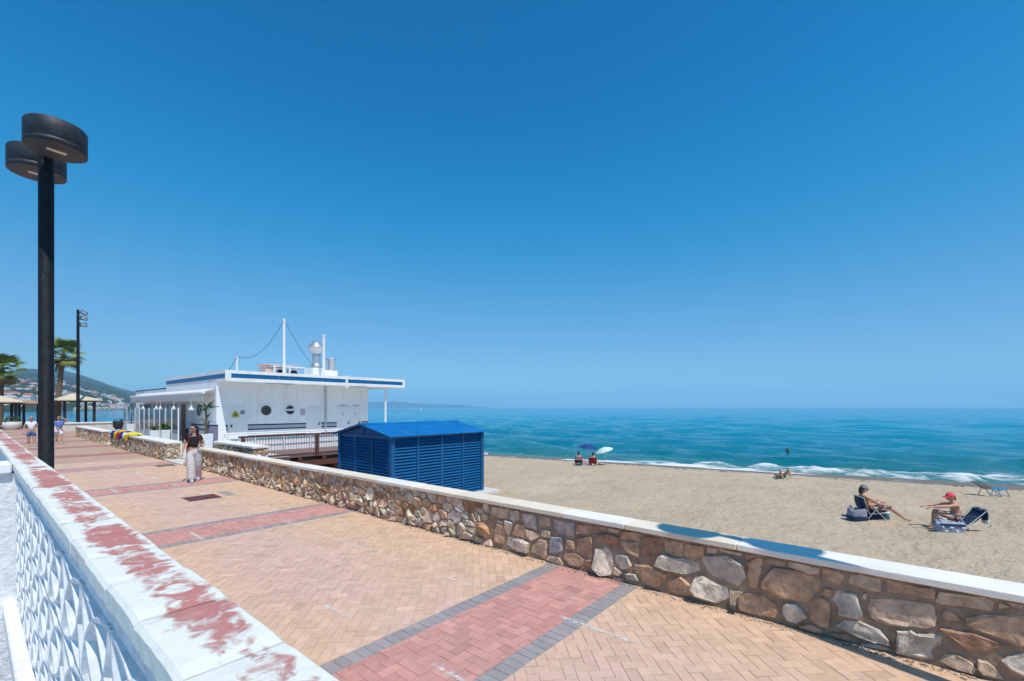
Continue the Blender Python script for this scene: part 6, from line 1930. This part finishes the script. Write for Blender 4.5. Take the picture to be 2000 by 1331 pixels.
def soft_bag(name, label, cat, base, rz, sx, sy, sz, m, m2=None, base_panel=False):
    t = thing(name, label, cat, base, rz)
    mb = MB(); n = 18; prof = [(.96,0),(1.06,.10),(1.05,.5),(1.0,.85),(.93,1.0),(.86,.97),(.80,.80)]
    vs = []
    for k, (s, z) in enumerate(prof):
        for i in range(n):
            a = 2*PI*i/n; q = abs(math.cos(a))**.5*(1 if math.cos(a) > 0 else -1); r = abs(math.sin(a))**.5*(1 if math.sin(a) > 0 else -1)
            wv = .04*math.sin(3*a+k*.5)+.02*math.sin(7*a+k*.6)
            vs.append((q*sx*(s+wv), r*sy*(s+wv), z*sz+.035*math.sin(2*a+.6)*min(1,k/4)))
    fs = [tuple(range(n-1,-1,-1)), tuple(range((len(prof)-1)*n, len(prof)*n))]
    for k in range(len(prof)-1):
        for i in range(n): fs.append((k*n+i, k*n+(i+1)%n, (k+1)*n+(i+1)%n, (k+1)*n+i))
    mb.add(vs, fs, True); mb.build('body', M[m], t, (0,0,0))
    if base_panel:
        mb = MB(); k0 = []
        for z_, s_ in ((.0,1.05),(.30,1.16),(.42,1.14)):
            for i in range(n):
                a = 2*PI*i/n; q = abs(math.cos(a))**.5*(1 if math.cos(a) > 0 else -1); r = abs(math.sin(a))**.5*(1 if math.sin(a) > 0 else -1)
                k0.append((q*sx*s_, r*sy*s_, z_*sz))
        mb.add(k0, [(k*n+i, k*n+(i+1)%n, (k+1)*n+(i+1)%n, (k+1)*n+i) for k in range(2) for i in range(n)], True); mb.build('base_panel', M[m2], t, (0,0,0))
        mb = MB(); mb.tube([(sx*1.1, -sy*.2, .02), (sx*1.02, 0, sz*.6), (sx*.5, .0, sz*1.05), (-sx*.6, 0, sz*1.05)], .014, 6); mb.build('strap', M[m2], t, (0,0,0))
    for s in (-1,1):
        mb = MB(); mb.tube([(-sx*.4,s*sy*.7,sz*.95),(-sx*.25,s*sy*.8,sz*1.25),(sx*.25,s*sy*.8,sz*1.22),(sx*.4,s*sy*.7,sz*.95)], .012, 6); mb.build('handle', M[m2 or m], t, (0,0,0))
    return t
M['pale_print'] = mat('pale_print', (0.66,0.70,0.76), 0.85, 0.08, 10)
tb = local((wx,wy,wz), face_to(f2), (-.46,.38,0))
soft_bag('tote_bag', 'large blue grey patterned beach bag on the sand between the two sunbathers', 'bag', tb, face_to(f2), .15, .29, .31, 'tote', 'navy_cloth')
tote = [o for o in bpy.data.objects if o.name.startswith('tote_bag')][0]
for k, (y_, z_, w_, h_) in enumerate(((-.22,.20,.07,.05),(-.10,.10,.06,.06),(.02,.19,.08,.05),(.13,.09,.06,.05),(.2,.2,.05,.05),(-.02,.05,.05,.03))):
    for sx__ in (-1, 1):
        mb = MB(); mb.ell((sx__*.158, y_, z_), (.012, w_*.6, h_*.6), 9, 6); mb.build('print', M['pale_print'], tote, (0,0,0))
mb = MB()
for sx__ in (-1,1): mb.box(sx__*.163-.006, -.27, .235, sx__*.163+.006, .27, .285)
mb.build('band', M['navy_cloth'], tote, (0,0,0))
bb = local((mx,my,mz), face_to(f1), (.20,-.40,0))
soft_bag('rucksack', 'navy and grey bag behind the left beach chair', 'bag', bb, face_to(f1), .17, .21, .33, 'grey_cloth', 'navy_cloth', True)
b3 = local((mx,my,mz), face_to(f1), (.0,.10,0))
soft_bag('cool_bag', 'navy cool bag under the left beach chair', 'bag', b3, face_to(f1), .2, .17, .17, 'navy_cloth')
b4 = local((mx,my,mz), face_to(f1), (.05,.36,0))
soft_bag('teal_bag', 'small teal bag under the knees of the left sunbather', 'bag', b4, face_to(f1), .12, .10, .18, 'teal_cloth')
t = thing('sandals', 'pair of coral sandals on the sand under the right beach chair', 'sandals', local((wx,wy,wz), face_to(f2), (-.30,.08,0)), face_to(f2))
for s in (-1,1):
    mb = MB(); mb.ell((s*.06,0,.018), (.045,.12,.016), 10, 6); mb.tube([(s*.06-.04,.02,.02),(s*.06,.05,.05),(s*.06+.04,.02,.02)], .01, 6); mb.build('sandal', M['pink_cap'], t, (0,0,0))

# ---------------- pair under two umbrellas
def umbrella(x, y, r, h, tilt, az, label, m):
    z = gz(x, y)
    t = thing('beach_umbrella', label, 'beach umbrella', (x, y, z-.05), 0, group='beach umbrellas')
    R = Matrix.Rotation(az, 3, 'Z') @ Matrix.Rotation(tilt, 3, 'X')
    top = Vector((0,0,h-.35))
    hub = top + R @ Vector((0,0,.35))
    mb = MB(); mb.tube([(0,0,-.2), top, hub+R @ Vector((0,0,.05))], .018, 7); mb.build('pole', M['white_metal'], t, (0,0,0))
    n = 8; vs = [hub]; 
    for ring, (rr, dz) in enumerate(((.35,-.05),(.7,-.17),(1.0,-.36))):
        for k in range(2*n):
            a = PI*k/n; sag = (.03 if k % 2 else 0)*(ring+1)/2
            q = rr*(1-.04*(k % 2))
            vs.append(hub+R @ Vector((r*q*math.cos(a), r*q*math.sin(a), dz*r*1.05-sag*.3)))
    N = 2*n; fs = [(0, 1+k, 1+(k+1) % N) for k in range(N)]
    for g in range(2):
        for k in range(N): fs.append((1+g*N+k, 1+(g+1)*N+k, 1+(g+1)*N+(k+1) % N, 1+g*N+(k+1) % N))
    mb = MB(); mb.add(vs, fs, False); c = mb.build('canopy', M[m], t, (0,0,0))
    md = c.modifiers.new('thickness','SOLIDIFY'); md.thickness = .008
    mb = MB()
    for k in range(n):
        a = 2*PI*k/n; mb.tube([hub+R @ Vector((0,0,-.03)), hub+R @ Vector((r*.7*math.cos(a), r*.7*math.sin(a), -.20*r)), hub+R @ Vector((r*.98*math.cos(a), r*.98*math.sin(a), -.39*r))], .006, 4)
    mb.build('ribs', M['white_metal'], t, (0,0,0))
umbrella(29.3, 17.35, .74, 1.6, .10, .4, 'deep blue beach umbrella above the two people by the water', 'umb_blue')
umbrella(30.7, 16.75, .68, 1.42, .30, -2.3, 'pale mint white beach umbrella right of the blue one', 'umb_white')
fx_ = Vector((.85,.5,0))
def water_pair(x, y, label, chlabel, shirt, hair, fab, ext):
    z = gz(x, y)-.01
    rz = face_to(fx_)
    beach_chair(x, y, z, rz, chlabel, (-.26,.44) if fab == 'black_cloth' else (-.30,.66), fab)
    J = dict(pelvis=(0,0,.33), waist=(0,-.05,.44), chest=(0,-.10,.59), neck=(0,-.12,.76), head=(0,-.09,.90),
         shR=(.18,-.1,.69), elR=(.26,.05,.5), wrR=(.2,.25,.47), shL=(-.18,-.1,.69), elL=(-.26,.05,.5), wrL=(-.2,.25,.47),
         hipR=(.09,.04,.31), knR=(.15+ext,.45,.36), anR=(.2+ext*2,.75,.08), toR=(.22+ext*2,.9,.1), hipL=(-.09,.04,.31), knL=(-.12,.42,.46), anL=(-.12,.5,.09), toL=(-.12,.64,.04))
    t, R = seat_person(x, y, z, rz, label, J, M['skin'])
    hair_cap(t, J, R, hair, .07)
    garment('top', [[((0,-.01,.36),.128),((0,-.05,.45),.118),((0,-.10,.59),.135)],[((0,-.10,.59),.135),((.17,-.1,.69),.075),((.22,-.03,.6),.06)],[((0,-.10,.59),.135),((-.17,-.1,.69),.075),((-.22,-.03,.6),.06)]], shirt, t)
water_pair(28.3, 17.55, 'person in a faded rose shirt sitting with back turned under the blue umbrella', 'dark low chair under the person in the rose shirt', M['pinkshirt'], M['hair_dark'], 'black_cloth', 0)
water_pair(28.95, 16.75, 'dark haired person in a dark top sitting in the red chair by the water', 'red canvas beach chair by the water below the umbrellas', M['black_cloth'], M['hair_dark'], 'chair_red', .12)
M['stripebag'] = mat('rose_and_white_bag', (0.45,0.14,0.2), 0.85, 0.2, 14, col2=(0.65,0.6,0.62))
soft_bag('beach_bag', 'rose and white beach bag standing between the two people by the water', 'bag', (28.55, 17.2, gz(28.55,17.2)-.01), .4, .17, .17, .42, 'stripebag')

# ---------------- person lying near the water, towel under
lx, ly = 30.45, 5.1; lz = gz(lx, ly)
rz = face_to(FW)
t = thing('beach_towel', 'pale green towel on the sand under the lying sunbather', 'towel', (lx, ly, lz), rz)
mb = MB(); vs = []; n, m_ = 8, 14
for j in range(m_+1):
    for i in range(n+1): vs.append(((i/n-.5)*1.0, -.6+1.8*j/m_, .028+.006*math.sin(i*1.7+j)+.084*0.62*(-(-.6+1.8*j/m_))))
mb.add(vs, [(j*(n+1)+i, j*(n+1)+i+1, (j+1)*(n+1)+i+1, (j+1)*(n+1)+i) for j in range(m_) for i in range(n)], True)
M['mint'] = mat('pale_green_towel', (0.30,0.46,0.38), 0.9, 0.1, 10)
o = mb.build('cloth', M['mint'], t, (0,0,0)); md = o.modifiers.new('thickness','SOLIDIFY'); md.thickness = .012
J = dict(pelvis=(0,0,.14), waist=(0,.15,.11), chest=(0,.35,.10), neck=(0,.52,.08), head=(0,.67,.09),
         shR=(.17,.46,.08), elR=(.32,.25,.05), wrR=(.3,.02,.05), shL=(-.17,.46,.08), elL=(-.32,.25,.05), wrL=(-.3,.02,.05),
         hipR=(.09,-.03,.15), knR=(.24,-.30,.58), anR=(.21,-.44,.14), toR=(.22,-.60,.09), hipL=(-.09,-.03,.15), knL=(-.25,-.30,.60), anL=(-.22,-.43,.14), toL=(-.23,-.59,.09))
t, R = seat_person(lx, ly, lz+.04, rz, 'sunbather lying on a towel near the water with both knees raised', J, M['skin_red'], pitch=1.2, build=1.2)
hair_cap(t, J, R, M['hair_dark'])
garment('swim_shorts', [[((0,.06,.13),.12),((0,0,.14),.132),((.09,-.04,.16),.12),((.14,-.12,.28),.105)],[((0,0,.14),.132),((-.09,-.04,.16),.12),((-.14,-.12,.29),.105)]], M['black_cloth'], t)

# ---------------- empty lounger
ex, ey = 29.7, -3.25; ez = gz(ex, ey)-.01
f3 = RT*.96+FW*.05
t = thing('sun_lounger', 'empty folding lounger with grey mesh back and blue footrest near the water', 'sun lounger', (ex, ey, ez), face_to(f3))
t.scale = (.88,.88,.88)
for s in (-1,1):
    X_ = s*.28
    for nm, P in (('side_rail', [(X_,.62,.40),(X_,.12,.30),(X_,-.10,.33),(X_,-.72,.72)]), ('leg', [(X_,.28,.0),(X_,.05,.34)]), ('leg', [(X_,-.35,.0),(X_,-.18,.38)]), ('leg', [(X_,.70,.0),(X_,.48,.38)]), ('armrest', [(X_*1.1,-.35,.52),(X_*1.1,.05,.50),(X_*1.1,.10,.32)])):
        mb = MB(); mb.tube(P, .018, 7); mb.build(nm, M['lounger_blue'], t, (0,0,0))
for nm, P, m in (('backrest', [(-.10,.335),(-.72,.725)], 'lounger_mesh'), ('seat', [(.20,.315),(-.09,.333)], 'lounger_mesh'), ('footrest', [(.62,.405),(.24,.33)], 'lounger_blue')):
    mb = MB(); (y0,z0),(y1,z1) = P
    mb.prism([(-.265,y0,z0),(.265,y0,z0),(.265,y1,z1),(-.265,y1,z1)], (0,-.01,.014)); mb.build(nm, M[m], t, (0,0,0))
mb = MB()
for y_, z_ in ((.28,.01),(-.35,.01),(.70,.01),(-.72,.725)): mb.tube([(-.28,y_,z_),(.28,y_,z_)], .016, 6)
mb.build('cross_bar', M['lounger_blue'], t, (0,0,0))

# ---------------- dry weed and shell litter along the tide line
R6 = random.Random(14); mb = MB()
for k in range(420):
    y = R6.uniform(-7, 36); s = 2.4+abs(R6.gauss(0,1.0))+.6*math.sin(y*.7); x = float(Xs(y))-s; z = gz(x, y)+.012
    L = R6.uniform(.02,.10); a = R6.uniform(0, PI)
    mb.obox((x, y, z), L, R6.uniform(.008,.02), .008, Matrix.Rotation(a, 3, 'Z'))
M['weed'] = mat('dry_seaweed', (0.07,0.05,0.03), 0.9, 0.3, 5)
o = mb.build('tide_litter', M['weed']); tag(o, 'dark dry weed scattered along the tide line', kind='stuff')

# ---------------- swimmer
M['wet_skin'] = mat('wet_tanned_skin', (0.16,0.08,0.055), 0.35, 0.1, 10)
sx_, sy_ = 61.5, 9.7
t = thing('person', 'swimmer with dark wet hair, only head and shoulders above the water', 'person', (sx_, sy_, SEA_Z-.22), 1.2)
J = dict(head=(0,.02,.24))
V, F = skin_geo([[((0,0,-.5),.12),((0,0,-.05),.14),((0,0,.12),.06),((0,.01,.17),.055)],[((0,0,-.05),.14),((.2,0,.02),.06),((.3,.2,-.05),.04)],[((0,0,-.05),.14),((-.2,0,.02),.06),((-.3,.2,-.05),.04)]])
mb = MB(); mb.add(V, F, True); mb.ell((0,.02,.24), (.08,.095,.12), 12, 8); mb.build('body', M['wet_skin'], t, (0,0,0))
hair_cap(t, J, head_frame(math.pi*.9), M['hair_dark'], .12)

# ================================================================== HAZE
mb = MB(); mb.box(-10100, -10100, -9.0, 10100, 10100, 330.0)
hm = bpy.data.materials.new('air'); hm.use_nodes = True
t_ = hm.node_tree; t_.nodes.remove(t_.nodes['Principled BSDF'])
pv = t_.nodes.new('ShaderNodeVolumePrincipled')
pv.inputs['Color'].default_value = (0.42, 0.78, 1.0, 1); pv.inputs['Density'].default_value = 1.6e-4; pv.inputs['Anisotropy'].default_value = 0.0
t_.links.new(pv.outputs[0], t_.nodes['Material Output'].inputs['Volume'])
hz = mb.build('haze', hm); tag(hz, 'thin sea haze', kind='stuff')
